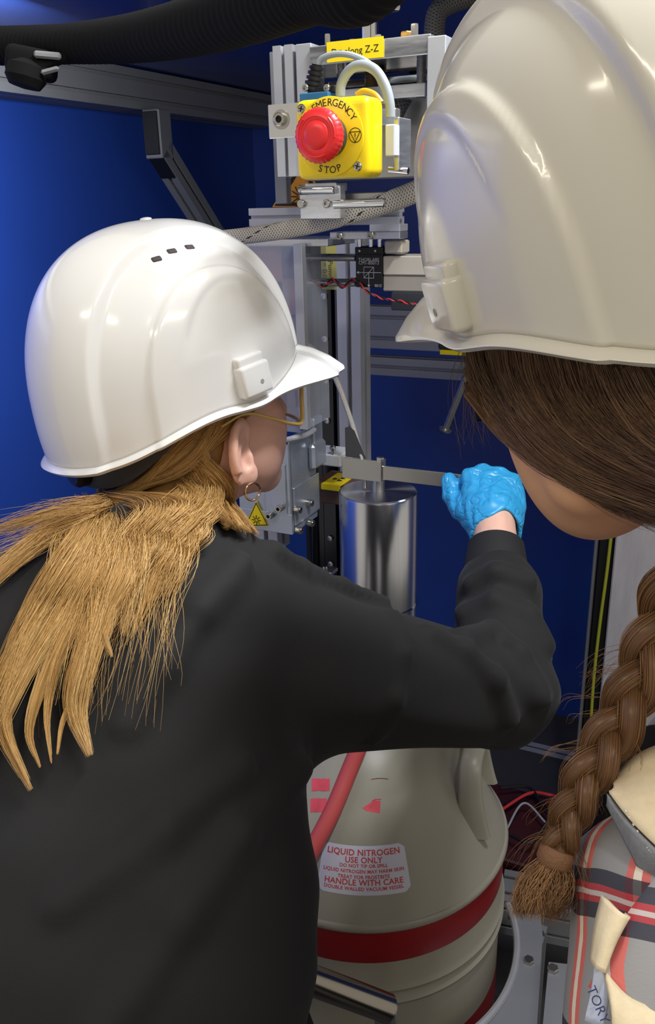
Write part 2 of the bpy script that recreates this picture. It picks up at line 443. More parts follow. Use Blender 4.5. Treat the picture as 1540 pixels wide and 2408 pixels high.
for db, da, r, h in ((-.033, -.03, .003, .012), (-.014, -.012, .004, .008), (.014, -.014, .004, .009), (.046, -.02, .006, .008), (.058, -.03, .004, .012), (0.02, 0.02, .004, .008)):
    mk('plate_bolt', hexbolt(sc_ + B_ * db + A_ * da, Z_, r, h), M_BOLT if db != .046 else mat('brass', (190, 150, 80), 0.3, 0.9), st)

# ================================================================== emergency stop
es = thing('emergency_stop_box', 'yellow emergency stop box with red mushroom button', 'switch', PA(780, 420, 0.72))
ae = 0.700
mk('housing_lid', pbox(692, 228, 868, 420, ae, 0.034, 0.007, 4), M_YEL, es, smooth=60)
mk('housing_base', pbox(698, 234, 862, 414, ae + 0.032, 0.024, 0.005, 3), M_GREYP, es, smooth=60)
c_ = PA(775, 322, ae - 0.0012); rr = 0.0308
mk('legend_plate', lathe([(rr, 0), (rr, 0.0010), (rr - 0.001, 0.0016)], 64, c_ + A_ * 0.0006, -A_), M_YEL, es)
def arc_text(s, r, mid, step, size, flip):
    gs = []
    for i, ch in enumerate(s):
        off = (i - (len(s) - 1) / 2) * step
        t = mid - off if not flip else mid + off
        e = math.cos(t) * B_ + math.sin(t) * Z_
        tx = (math.sin(t) * B_ - math.cos(t) * Z_) if not flip else (-math.sin(t) * B_ + math.cos(t) * Z_)
        ty = e if not flip else -e
        gs.append(text_geo(ch, size, c_ + e * r * .95 - A_ * 0.0013, tx, ty, 0.0))
    return join(*gs)
mk('lettering', arc_text('EMERGENCY', 0.0272, math.radians(76), math.radians(11), 0.0080, False), M_INK, es, label='black word EMERGENCY')
mk('lettering', arc_text('STOP', 0.0272, math.radians(-90), math.radians(13), 0.0080, True), M_INK, es, label='black word STOP')
sy = c_ + B_ * 0.0238 - A_ * 0.0013
def tri(r): return [(r * math.cos(t), r * math.sin(t)) for t in (math.radians(-90), math.radians(30), math.radians(150))]
t3 = tri(0.0052)
mk('stop_symbol', join(ring_arc(sy, B_, Z_, 0.0052, 0.0058), *[strip2d(t3[i], t3[(i + 1) % 3], 0.0006, sy, B_, Z_) for i in range(3)],
    strip2d((0, -0.0012), (0, 0.0018), 0.0007, sy, B_, Z_), strip2d((0, -0.0025), (0, -0.0018), 0.0007, sy, B_, Z_)), M_INK, es)
for px, py in ((709, 256), (841, 391)):
    q = PA(px, py, ae - 0.0002)
    s = mk('lid_screw', lathe([(0.0038, -0.002), (0.0038, 0.0006), (0.003, 0.0012)], 20, q, -A_), M_BOLT, es)
    mk('screw_cross', join(strip2d((-.0022, .0006), (.0022, -.0006), .0008, q - A_ * .0013, B_, Z_), strip2d((.0006, .0022), (-.0006, -.0022), .0008, q - A_ * .0013, B_, Z_)), M_GAP, s)
cb = c_ - A_ * 0.001
mk('button_collar', lathe([(0.0165, 0), (0.0165, 0.006), (0.0145, 0.007), (0.0145, 0.016)], 40, cb, -A_), mat('grey_collar', (62, 70, 66), 0.5), es)
pr = [(0.012, 0.013), (0.0185, 0.0135), (0.0205, 0.0155), (0.0212, 0.0185), (0.0205, 0.0215), (0.0178, 0.0240), (0.0150, 0.0252), (0.0142, 0.0254), (0.0138, 0.0249), (0.0116, 0.0252), (0.0112, 0.0250), (0.0104, 0.0262), (0.005, 0.0268), (0.0005, 0.0269)]
v, f = lathe(pr, 96, cb, -A_)
rel = v - cb; ax = rel @ (-A_); rad = rel + np.outer(ax, A_); rl = np.linalg.norm(rad, axis=1)
ang = np.arctan2(rad @ Z_, rad @ B_)
kn = np.where(rl > 0.0195, 0.0004 * np.cos(ang * 32), 0)
v = v + rad / (rl[:, None] + 1e-9) * kn[:, None]
btn = mk('mushroom_button', (v, f), M_RED, es, smooth=50)
for t0 in (20, 160, 270):
    q = cb - A_ * 0.0247
    t_ = np.linspace(math.radians(t0 - 28), math.radians(t0 + 28), 12)
    mk('twist_arrow', tube([q + (math.cos(t) * B_ + math.sin(t) * Z_) * 0.0165 for t in t_], 0.0009, 6, 14), M_RED, btn)
mk('side_clip', pbox(905, 292, 928, 368, ae + 0.03, 0.012, 0.001), M_GREYP, es)

# mounting bracket left of the box
bp = thing('mounting_bracket', 'mirror-bright bracket plate with a socket screw left of the emergency stop', 'bracket', PA(664, 325, 0.755))
mk('plate', pbox(630, 243, 720, 324, 0.752, 0.02, 0.0008), M_CHROME, bp)
q = PA(661, 281, 0.752)
mk('washer', lathe([(0.0085, 0), (0.0085, 0.001), (0.005, 0.0011)], 28, q, -A_), M_BOLT, bp)
sc1 = mk('socket_screw', capscrew(q - A_ * 0.001, -A_, 0.0058, 0.004), M_BOLT, bp)
mk('hex_socket', lathe([(0.003, 0), (0.003, 0.0001)], 6, q - A_ * 0.0036, -A_), M_GAP, sc1)
mk('side_flange', pbox(925, 275, 938, 402, 0.745, 0.03), M_ALUB, bp)
mk('standoff', cyl(PA(915, 398, 0.76), PA(960, 402, 0.76), 0.003, 14), M_CHROME, bp)
mk('arm', pbox(690, 262, 930, 300, 0.772, 0.012), M_STEEL, bp)

# connector, strain relief and cables
cn = thing('cable_connector', 'blue connector with black ribbed strain relief behind the emergency stop', 'connector', PA(738, 232, 0.765))
mk('connector_body', pbox(704, 217, 772, 245, 0.76, 0.02), M_BLUEC, cn)
mk('cap_flange', pbox(722, 203, 788, 219, 0.765, 0.014), M_BLACK, cn)
for px in (720, 770): mk('flange_screw', capscrew(PA(px, 207, 0.764), -A_, 0.003, 0.003), M_BOLT, cn)
q0, q1 = PA(735, 212, 0.772), PA(745, 152, 0.772)
pr = []
Ls = np.linalg.norm(q1 - q0)
for k in range(5):
    r = 0.0088 - 0.0006 * k; h = Ls * k / 5
    pr += [(r, h), (r, h + Ls * .12), (r * .72, h + Ls * .14), (r * .72, h + Ls * .19)]
mk('strain_relief', lathe(pr + [(0.005, Ls)], 22, q0, q1 - q0), M_BLACK, cn)
one('signal_cable', tube([PA(745, 156, .772), PA(757, 138, .772), PA(790, 127, .77), PA(830, 131, .768), PA(870, 152, .766), PA(893, 190, .77), PA(905, 240, .78)], 0.0027, 10), M_CABG,
    'thin grey cable arching from the black strain relief', 'cable')
one('signal_cable', tube([PA(800, 226, .735), PA(803, 196, .735), PA(822, 165, .735), PA(850, 153, .735), PA(882, 165, .735), PA(905, 200, .735), PA(916, 240, .735), PA(918, 276, .735)], 0.0042, 12), M_CABG,
    'thick grey cable looping over the top of the emergency stop', 'cable')
one('signal_cable', tube([PA(838, 224, .75), PA(856, 214, .75), PA(880, 222, .75), PA(897, 242, .75)], 0.0025, 10), M_CABY,
    'short yellow cable behind the emergency stop', 'cable')

# braided sleeves: shader with a woven pattern in (along, around)
def braid_mat(name, rgb, ku, kv, dash=True):
    m = bpy.data.materials.new(name); m.use_nodes = True; nt = m.node_tree; N = nt.nodes; L = nt.links
    b = N['Principled BSDF']; b.inputs['Roughness'].default_value = 0.55
    at = N.new('ShaderNodeAttribute'); at.attribute_name = 'uvp'
    sp = N.new('ShaderNodeSeparateXYZ'); L.new(at.outputs['Vector'], sp.inputs[0])
    def math_(op, a, bb=None):
        n = N.new('ShaderNodeMath'); n.operation = op
        for i, q in enumerate((a, bb)):
            if q is None: continue
            if isinstance(q, (int, float)): n.inputs[i].default_value = q
            else: L.new(q, n.inputs[i])
        return n.outputs[0]
    u = math_('MULTIPLY', sp.outputs[0], ku); v = math_('MULTIPLY', sp.outputs[1], kv)
    s1 = math_('SINE', math_('ADD', u, v)); s2 = math_('SINE', math_('SUBTRACT', u, v))
    h = math_('MAXIMUM', math_('ABSOLUTE', s1), math_('ABSOLUTE', s2))
    fine = math_('MULTIPLY', math_('SINE', math_('MULTIPLY', math_('ADD', u, v), 4.0)), 0.08)
    h = math_('ADD', h, fine)
    ramp = N.new('ShaderNodeValToRGB'); L.new(h, ramp.inputs[0])
    ramp.color_ramp.elements[0].position = 0.55; ramp.color_ramp.elements[0].color = tuple(x * 0.25 for x in lin(rgb)) + (1,)
    ramp.color_ramp.elements[1].position = 0.95; ramp.color_ramp.elements[1].color = lin(rgb) + (1,)
    colr = ramp.outputs[0]
    if dash:
        w_ = math_('FRACT', math_('ADD', math_('MULTIPLY', sp.outputs[0], 7.2), math_('MULTIPLY', sp.outputs[1], 1.0)))
        d1 = math_('LESS_THAN', w_, 0.035)
        d2 = math_('GREATER_THAN', math_('FRACT', math_('MULTIPLY', sp.outputs[1], 12.0)), 0.4)
        mx = N.new('ShaderNodeMix'); mx.data_type = 'RGBA'
        L.new(math_('MULTIPLY', d1, d2), mx.inputs[0]); L.new(colr, mx.inputs[6]); mx.inputs[7].default_value = (.01, .01, .01, 1)
        colr = mx.outputs[2]
    L.new(colr, b.inputs['Base Color'])
    bp = N.new('ShaderNodeBump'); bp.inputs['Distance'].default_value = 0.001; bp.inputs['Strength'].default_value = 0.6
    L.new(h, bp.inputs['Height']); L.new(bp.outputs[0], b.inputs['Normal'])
    return m
def sleeve(name, pts, r, m, label, ry=1.0, n=24, seg=80, up=None):
    c = spline(pts, seg); X, Y, t = frames(c, up)
    s = np.concatenate([[0], np.cumsum(np.linalg.norm(np.diff(c, axis=0), axis=1))])
    th = np.linspace(0, 2 * math.pi, n + 1); r = np.interp(np.linspace(0, 1, seg), np.linspace(0, 1, np.size(r)), np.atleast_1d(r)) if np.size(r) > 1 else np.full(seg, r)
    V = (c[:, None] + np.cos(th)[None, :, None] * X[:, None] * r[:, None, None] + np.sin(th)[None, :, None] * Y[:, None] * (r * ry)[:, None, None]).reshape(-1, 3)
    uv = np.stack(np.broadcast_arrays(s[:, None], th[None, :] / (2 * math.pi)), -1).reshape(-1, 2)
    m1 = n + 1
    F = [(i * m1 + j, i * m1 + j + 1, (i + 1) * m1 + j + 1, (i + 1) * m1 + j) for i in range(seg - 1) for j in range(n)]
    F += [tuple(range(n, -1, -1)), tuple((seg - 1) * m1 + j for j in range(n + 1))]
    return one(name, (V, F), m, label, 'cable', uv=uv, smooth=60)
M_SLV = braid_mat('grey_braided_sleeve', (196, 190, 178), 900, 2 * math.pi * 6)
M_SLV2 = braid_mat('dark_braided_sleeve', (96, 95, 92), 800, 2 * math.pi * 5, False)
sleeve('braided_sleeve', [P(420, 562, 1.02), P(520, 560, 1.0), P(640, 546, .97), P(740, 527, .95), P(820, 505, .93), P(900, 480, .91), P(1000, 440, .88), P(1100, 380, .85)],
       [0.0085, 0.0095, 0.0105, 0.0115, 0.012], M_SLV, 'flat grey braided cable sleeve with black dashes crossing behind both helmets', ry=0.55, up=(0, -1, 0.2))
sleeve('braided_sleeve', [P(1022, 110, 1.02), P(1022, 60, 1.02), P(1034, 22, 1.02), P(1080, -2, 1.02), P(1150, -20, 1.02)], 0.0125, M_SLV2,
       'dark braided hose bending over at the top edge beside the right helmet', seg=50)
sleeve('braided_sleeve', [P(926, 275, .84), P(945, 238, .84), P(975, 195, .85), P(1040, 130, .88), P(1110, 90, .9)], 0.0085, M_SLV2,
       'dark braided sleeve rising right from behind the emergency stop', seg=40)

# orange laser warning sign, lower clamp and profile
sg = thing('laser_warning_sign', 'orange triangular laser warning sign half hidden under the emergency stop', 'sign', PA(705, 485, 0.99))
q0, q1, q2 = PA(640, 487, .985), PA(775, 487, .985), PA(708, 375, .985)
def plate3(pts, th): 
    n = np.cross(pts[1] - pts[0], pts[2] - pts[0]); n /= np.linalg.norm(n)
    if n.dot(A_) < 0: n = -n
    k = len(pts); b = np.array(pts); return np.vstack([b, b + n * th]), [tuple(range(k)), tuple(range(2 * k - 1, k - 1, -1))] + [(i, (i + 1) % k, k + (i + 1) % k, k + i) for i in range(k)]
mk('sign_plate', plate3([q0, q1, q2], 0.001), M_ORANGE, sg, smooth=0)
ce = (q0 + q1 + q2) / 3 - A_ * 0.0004
def inset(s): return [ce + (q - ce - A_ * 0) * s for q in (q0, q1, q2)]
i0, i1 = inset(0.92), inset(0.70)
V = np.array(i0 + i1) - A_ * 0.0004; mk('sign_border', (V, [(0, 1, 4, 3), (1, 2, 5, 4), (2, 0, 3, 5)]), M_INK, sg, smooth=0)
cc = PA(706, 462, .984)
mk('laser_burst', join(*[strip2d((0.003 * math.cos(t), 0.003 * math.sin(t)), (0.013 * math.cos(t), 0.013 * math.sin(t)), 0.0013, cc, B_, Z_) for t in np.linspace(0, 2 * math.pi, 12, endpoint=False)],
    strip2d((0, 0), (0.024, 0), 0.0013, cc, B_, Z_)), M_INK, sg)
cl = thing('clamp_block', 'small bright clamp block with steel pins under the emergency stop', 'clamp', PA(752, 516, .885))
mk('block', pbox(704, 437, 800, 516, .875, .014, .001), M_ALUB, cl)
mk('rear_cheek', pbox(716, 430, 790, 450, .89, .03, .001), M_ALUB, cl)
mk('pin', cyl(PA(711, 449, .868), PA(786, 447, .868), 0.0042, 16, .0006), M_CHROME, cl)
mk('pin', cyl(PA(785, 481, .868), PA(905, 476, .868), 0.0045, 16, .0006), M_CHROME, cl)
mk('pin_head', lathe([(0.0048, 0), (0.0048, 0.004), (0.004, 0.006)], 20, PA(712, 479, .876), -A_), M_BOLT, cl)
mk('pin_head', capscrew(PA(771, 479, .876), -A_, 0.0045, 0.005), M_BOLT, cl)
mk('grub_screw', capscrew(PA(712, 447, .869), -B_, 0.005, 0.004), M_BOLT, cl)
hprofile('aluminium_profile', 'short pale slotted crossbar in front of the orange sign', 585, 935, 488, 528, .962, 1, 0.021, M_ALU)
one('support_arm', pbox(800, 452, 930, 482, .90, .03, .001), M_STEEL, 'dull steel arm between clamp block and right helmet', 'arm')

# cross plate with screws over the optics
cp = thing('cross_plate', 'flat aluminium cross plate with screws above the black optics cube', 'plate', PA(860, 565, 1.08))
mk('plate', pbox(545, 562, 770, 580, 1.06, .09, .0008), M_ALUB, cp)
mk('bar', pbox(775, 545, 940, 563, 1.075, .03, .0008), M_ALUB, cp)
mk('bar', pbox(868, 528, 940, 545, 1.08, .03, .0008), M_ALU, cp)
for px, py in ((800, 555), (873, 553)): mk('cap_screw', capscrew(PA(px, py, 1.0748), -A_, 0.0048, 0.005), M_BOLT, cp)
for px in (845, 872, 893): 
    t_, b_ = PA(px, 560, 1.1), PA(px, 584, 1.1); mk('spacer_post', cyl(np.array([t_[0], t_[1], b_[2]]), t_, .0032, 14), M_CHROME, cp)

# optics cube
oc = thing('optics_cube', 'black optics cube with white beam-path print', 'optics', PA(868, 676, 1.12))
mk('body', pbox(836, 596, 899, 676, 1.10, .048, .001), M_BLACKM, oc)
mk('top_cap', pbox(834, 581, 900, 599, 1.095, .054, .001), M_BLACKM, oc)
M_WINK = mat('white_ink', (208, 208, 212), 0.6)
pc = lambda px, py: PA(px, py, 1.0997)
u1 = 1 / (2000 / 1.2)
mk('lettering', text_geo('THORLABS', 0.0062, pc(867, 611), B_, Z_, .0001), M_WINK, oc)
mk('lettering', text_geo('CM1-BS013', 0.0062, pc(867, 618.5), B_, Z_, .0001), M_WINK, oc)
mk('lettering', text_geo('0512', 0.0050, pc(889, 672), B_, Z_, .0001), M_WINK, oc)
k = pc(867, 641); sq = 0.0072
mk('beam_symbol', join(*[strip2d(a, b, .0006, k, B_, Z_, .0001) for a, b in (((-sq, -sq), (sq, -sq)), ((sq, -sq), (sq, sq)), ((sq, sq), (-sq, sq)), ((-sq, sq), (-sq, -sq)), ((-sq, -sq), (sq, sq)), ((-.016, 0), (.018, 0)), ((0, 0), (0, -.017)))],
    (np.array([k + B_ * x + Z_ * z - A_ * .0001 for x, z in ((-.018, 0), (-.0145, .002), (-.0145, -.002), (0, -.0195), (-.002, -.016), (.002, -.016))]), [(0, 2, 1), (3, 5, 4)])), M_WINK, oc)
for px in (846, 883): mk('cap_screw', capscrew(PA(px, 590, 1.0948), -A_, .0016, .0015), M_BOLT, oc)
for py, nm in ((607, 1), (661, 2)):
    e = PA(836, py + (6 if nm == 2 else 0), 1.118); s0 = room(PA(700, py, 1.118)); mk('cage_rod', cyl(W(s0[0], 1.118, e[2]), e, .0042, 16), M_STEEL, oc)
    mk('cage_rod', cyl(W(s0[0], 1.145, e[2]), W(room(e)[0], 1.145, e[2]), .0042, 16), M_STEEL, oc)
dt = thing('detector_box', 'pale beige detector box right of the black optics cube', 'box', PA(940, 685, 1.12))
mk('body', pbox(900, 602, 1010, 648, 1.10, .05, .0015), M_CREAMP, dt)
mk('lower_half', pbox(900, 648, 1010, 686, 1.102, .05, .0015), mat('taupe_plastic', (160, 154, 142), .45), dt)
mk('upper_tab', pbox(903, 566, 945, 597, 1.095, .03, .002), M_CREAMP, dt)
one('motor_box', pbox(919, 688, 1000, 731, 1.2, .06, .0015), mat('dark_grey_box', (78, 80, 84), .5), 'dark grey box below the beige detector box', 'box')
nt_ = thing('paper_note', 'yellowish paper note with faded handwriting behind the steel rods', 'note', PA(773, 681, 1.19))
mk('paper', pbox(755, 572, 791, 681, 1.19, .0006, 0), M_YLAB2, nt_)
mk('handwriting', join(*[text_geo(s, .011, PA(px, 640, 1.1895), -Z_, B_, .0001) for s, px in (('= 0.00', 763), ('Pomme', 777))]), mat('faded_pen', (120, 110, 60), .8), nt_)
# twisted wire pair
tp = [PA(728, 652, 1.11), PA(745, 668, 1.11), PA(765, 672, 1.11), PA(782, 656, 1.11), PA(806, 676, 1.11), PA(832, 655, 1.105), PA(862, 685, 1.09), PA(900, 702, 1.09), PA(930, 706, 1.09), PA(965, 714, 1.09), PA(1000, 722, 1.09)]
c = spline(tp, 120); X, Y, t = frames(c); ph = np.linspace(0, 2 * math.pi * 11, 120)[:, None]
o_ = (np.cos(ph) * X + np.sin(ph) * Y) * 0.0011
tw = thing('twisted_wire', 'red and black twisted wire pair hanging below the optics cube', 'wire', tp[6])
mk('red_strand', tube(c + o_, 0.0011, 6, 160), M_REDW, tw); mk('black_strand', tube(c - o_, 0.0011, 6, 160), M_BLACKW, tw)

# ================================================================== upright column and rail
colr_ = room(PA(848, 840, 1.25)); bR = colr_[0]
ZX = .76
one('aluminium_profile', tslot(W(bR - 0.02, 1.27, ZX), W(bR - 0.02, 1.27, PA(848, 560, 1.25)[2]), 1, 1, 0.04, up=A_), M_ALU,
    'tall pale slotted upright behind the metal cylinder', 'profile')
one('aluminium_profile', tslot(W(WALL_B + .001, 1.3, ZX - .021), W(bR, 1.3, ZX - .021), 3, 1, .04), M_ALUD, 'slotted cross rail carrying the upright, running to the left wall behind the sweatshirt', 'profile')
rl = thing('linear_rail', 'dark polished vertical rail with bolts left of the pale upright', 'rail', W(bR - 0.1, 1.3, ZX))
zt = PA(760, 575, 1.30)[2]; zb = ZX
b0 = room(PA(716, 900, 1.30))[0]
mk('back_plate', rbox(b0, bR - 0.03, 1.305, 1.325, zb, zt, .001), M_DARKST, rl)
b1 = room(PA(752, 900, 1.29))[0]; b2 = room(PA(786, 900, 1.29))[0]
mk('rail_bar', rbox(b1, b2, 1.288, 1.306, zb, zt, .002), M_DARKST, rl)
mk('guide_strip', rbox(b2 + .008, bR - .042, 1.28, 1.306, zb, zt, .001), mat('gunmetal_strip', (84, 86, 92), .3, .7), rl)
mk('edge_strip', rbox(b0, b0 + .008, 1.285, 1.306, zb, zt, .001), M_BLACKM, rl)
for py in (697, 798, 895, 990, 1060, 1265, 1325):
    q = PA(773, py, 1.288); s = mk('rail_bolt', capscrew(W((b1 + b2) / 2, 1.288, q[2]), -A_, .0055, .0035), M_BOLT, rl)
# clear guard box
gd = thing('acrylic_guard', 'clear acrylic guard with aluminium edge beside the left helmet peak', 'guard', PA(670, 1005, 1.08))
mk('edge_bar', pbox(696, 574, 716, 1010, 1.045, .012, .0008), M_ALU, gd)
mk('front_pane', pbox(560, 578, 697, 1010, 1.05, .004, 0), M_ACRYL, gd)
mk('side_pane', rbox(room(PA(712, 800, 1.05))[0] - .004, room(PA(712, 800, 1.05))[0], 1.06, 1.13, PA(706, 1010, 1.05)[2], PA(706, 580, 1.05)[2]), M_ACRYL, gd)
mk('pink_film', pbox(590, 580, 662, 662, 1.075, .001, 0), M_PINK, gd)
mk('inner_tube', pbox(668, 660, 682, 960, 1.085, .012, .002), M_ACRYL, gd)
mk('inner_frame', pbox(664, 655, 692, 740, 1.09, .006, .001), M_PINK, gd)
mk('inner_clip', pbox(664, 962, 706, 985, 1.08, .02, .003), M_ACRYL, gd)

# sheet metal bracket
sb = thing('sheet_metal_bracket', 'galvanised sheet metal bracket with socket screws in front of the blond person\'s face', 'bracket', PA(683, 1255, 1.06))
am = 1.05
e_ = room(PA(684, 1140, am)); zt = PA(684, 1030, am)[2]; zb = PA(686, 1256, am)[2]
bl = room(PA(560, 1140, am))[0]
mk('front_sheet', rbox(bl, e_[0], am, am + .003, zb + .02, zt - .01, .0006), M_SHEET, sb)
mk('side_sheet', rbox(e_[0] - .003, e_[0], am, am + .085, zb, zt, .0006), M_SHEET, sb)
mk('base_strip', rbox(bl, e_[0] + .0005, am - .003, am, zb, zb + .032, .0006), M_SHEET, sb)
mk('cover_plate', pbox(622, 1090, 672, 1215, am - .0025, .0025, .0006), M_SHEET, sb)
mk('side_plate', rbox(e_[0], e_[0] + .003, am + .004, am + .088, zb + .012, zb + .072, .0008), M_SHEET, sb)
mk('side_tab', rbox(e_[0], e_[0] + .012, am + .055, am + .1, zb + .085, zb + .125, .004), M_SHEET, sb)
mk('lip_tab', rbox(e_[0] - .003, e_[0] + .006, am + .07, am + .1, zt - .035, zt + .012, .002), M_SHEET, sb)
for px, py in ((639, 1209), (662, 1192)):
    q = PA(px, py, am - .0025); s = mk('socket_screw', capscrew(q, -A_, .0055, .012), M_BOLT, sb); mk('hex_socket', lathe([(.003, 0), (.003, .0001)], 6, q - A_ * .0102, -A_), M_GAP, s)
for px, py in ((694, 1198), (722, 1182), (697, 1246), (724, 1229)):
    q = PB(px, py, e_[0] + .003); s = mk('socket_screw', capscrew(q, B_, .0055, .010), M_BOLT, sb); mk('hex_socket', lathe([(.003, 0), (.003, .0001)], 6, q + B_ * .0086, B_), M_GAP, s)
mk('edging_tube', tube([PA(640, 1042, am), PA(690, 1030, am - .004), PA(716, 1024, am + .03), PA(737, 1012, am + .07), PA(738, 1004, am + .09)], .004, 10), M_GREYP, sb)
ws = mk('warning_triangle', plate3([PA(575, 1238, am - .004), PA(632, 1237, am - .004), PA(602, 1178, am - .004)], .0006), M_YLAB, sb, smooth=0)
t0, t1, t2 = PA(575, 1238, am - .0045), PA(632, 1237, am - .0045), PA(602, 1178, am - .0045); tc_ = (t0 + t1 + t2) / 3
V = np.array([tc_ + (q - tc_) * .93 for q in (t0, t1, t2)] + [tc_ + (q - tc_) * .83 for q in (t0, t1, t2)])
mk('triangle_border', (V, [(0, 1, 4, 3), (1, 2, 5, 4), (2, 0, 3, 5)]), M_INK, ws, smooth=0)
mk('triangle_mark', join(*[strip2d((.002 * math.cos(t), .002 * math.sin(t)), (.008 * math.cos(t), .008 * math.sin(t)), .0012, PA(603, 1223, am - .0045), B_, Z_) for t in np.linspace(0, 2 * math.pi, 9)]), M_INK, ws)
lg = room(PA(676, 1290, 1.2))
one('aluminium_profile', tslot(W(lg[0], 1.15, ZX + .2), W(lg[0], 1.15, zb - .002), 1, 1, .042, up=A_), M_ALU, 'short pale slotted leg under the sheet metal bracket', 'profile')
# parts at the foot of the rail
one('plastic_block', pbox(734, 1068, 800, 1096, 1.155, .05, .002), M_WHITEP, 'small white plastic block in front of the dark rail', 'block')
one('ball_stud', join(cyl(PA(784, 1068, 1.16), PA(784, 1050, 1.16), .004, 12), lathe([(.0005, -.005), (.004, -.003), (.005, 0), (.004, .003), (.0005, .005)], 16, PA(782, 1054, 1.158), Z_)), M_CHROME, 'shiny ball stud standing on the white plastic block', 'stud')
bk = thing('brown_block', 'brown block with a folded yellow warning label beside the cylinder', 'block', PA(775, 1190, 1.18))
zb_ = PA(770, 1190, 1.16)[2]; zt_ = PA(770, 1140, 1.16)[2]
l_, r_ = room(PA(733, 1160, 1.16))[0], room(PA(820, 1160, 1.16))[0]
mk('block', rbox(l_, r_, 1.17, 1.235, zb_, zt_, .0015), M_BROWN, bk)
yl = mk('warning_label', join(rbox(l_ + .018, l_ + .052, 1.1585, 1.222, zt_, zt_ + .0008), rbox(l_ + .018, l_ + .052, 1.1582, 1.1592, zt_ - .008, zt_ + .0008)), M_YLAB, bk)
yc = W(l_ + .035, 1.19, zt_ + .0009)
mk('trefoil', join(ring_arc(yc, B_, A_, .0, .0022, h=.0001), *[ring_arc(yc, B_, A_, .0035, .0105, t, t + 1.05, 8, .0001) for t in (0.52, 2.62, 4.71)]), M_INK, yl)
one('pillar_rod', cyl(PA(737, 1340, 1.19) * [1, 1, 0] + [0, 0, .85], np.array([*PA(737, 1200, 1.19)[:2], PA(737, 1200, 1.19)[2]]), .006, 14), M_DARKST, 'thin dark rod left of the cylinder under the brown block', 'rod')
ab = thing('angle_bracket', 'tiny angle bracket with a screw left of the cylinder', 'bracket', PA(765, 1352, 1.19))
mk('plate', pbox(750, 1345, 780, 1353, 1.18, .025, .001), M_ALUB, ab); mk('screw', capscrew(PA(764, 1346, 1.19), Z_, .005, .012), M_BOLT, ab)

# wire rope
wr = [PA(700, 800, 1.19), PA(735, 820, 1.19), PA(765, 848, 1.18), PA(790, 892, 1.165), PA(812, 950, 1.15), PA(832, 1010, 1.13), PA(846, 1060, 1.112), PA(852, 1084, 1.103)]
M_ROPE = braid_mat('steel_rope', (214, 208, 196), 1500, 2 * math.pi * 2, False)
sleeve('wire_rope', wr, [.0042, .0042, .0042, .0036, .002], M_ROPE, 'braided steel rope slanting down to the flat bar bracket', n=12, seg=70)

# bracket, bar and cylinder
ac = 1.105
bb = thing('flat_bar', 'long flat steel bar held by the blue gloved hand', 'bar', PA(900, 1120, ac))
zc = PA(950, 1118, ac)[2]
bs, be = room(PA(835, 1100, ac))[0], room(PA(1165, 1142, ac))[0]
mk('bar', rbox(bs, be, ac, ac + .004, zc - .0105, zc + .0105, .0006), M_STEEL, bb)
e0, e1 = room(PA(806, 1100, ac))[0], room(PA(899, 1105, ac))[0]
zk = PA(850, 1103, ac)[2]
mk('bracket_plate', rbox(e0, e1, ac - .003, ac - .0005, zk - .016, zk + .016, .0006), M_STEEL, bb)
mk('bracket_fold', rbox(e1 - .002, e1, ac - .003, ac + .014, zk - .016, zk + .016, .0006), M_STEEL, bb)
mk('gusset', prism([(0, 0), (.032, 0), (.028, .008), (.014, .040), (.006, .046), (0, .044)], W(e0 + .004, ac + .0045, zk + .016), B_, Z_, .003), mat('dull_dark_plate', (84, 86, 90), .4, .5), bb)
mk('bolt', hexbolt(W(e1 - .004, ac + .002, zk + .014), Z_, .006, .007), M_BOLT, bb)
mk('lower_stud', cyl(W(e1 - .03, ac + .004, zk - .03), W(e1 - .03, ac + .004, zk - .014), .003, 12), M_BOLT, bb)
cyd = thing('metal_cylinder', 'shiny aluminium cylinder hanging below the flat bar', 'cylinder', P(889, 1480, 1.38))
ctop = P(889, 1153, 1.27); R_ = .0592
ctop = np.array([ctop[0], ctop[1], ctop[2]])
M_CYL = mat('turned_aluminium', (214, 216, 222), .24, 1.0, noise=.04, nscale=40, stretch=(6, 6, .3))
M_CYLT = mat('turned_aluminium_top', (200, 202, 208), .27, 1.0)
nt = M_CYLT.node_tree; bsdf = nt.nodes['Principled BSDF']; bsdf.inputs['Anisotropic'].default_value = .85
tg = nt.nodes.new('ShaderNodeTangent'); tg.direction_type = 'RADIAL'; tg.axis = 'Z'; nt.links.new(tg.outputs[0], bsdf.inputs['Tangent'])
hc = PA(900, 1430, ac)[2]
h1 = ctop[2] - P(980, 1400, 1.345)[2]
mk('upper_shell', lathe([(R_, -h1), (R_, -.004), (R_ - .0008, -.0015), (R_ - .003, 0)], 96, ctop, Z_, cap=False), M_CYL, cyd)
me_top = mk('top_face', lathe([(.0005, 0.0001), (.02, 0.0001), (.04, 0.0001), (R_ - .003, 0)], 96, ctop, Z_, cap=False), M_CYLT, cyd)
me_top.data.transform(Matrix.Translation(-(Vector(ctop) - Vector(cyd.location)) if False else (0, 0, 0)))
mk('joint_ring', lathe([(R_, 0), (R_ + .0012, .001), (R_ + .0012, .0035), (R_, .0045)], 96, ctop - Z_ * (h1 + .002), Z_, cap=False), M_CHROME, cyd)
mk('lower_shell', lathe([(R_ - .004, -.076), (R_ - .0005, -.074), (R_ - .0005, 0)], 96, ctop - Z_ * h1, Z_), M_CYL, cyd)
mk('neck_stud', cyl(ctop, ctop + Z_ * (zk - .016 - ctop[2] + .004), .010, 24), M_STEEL, cyd)

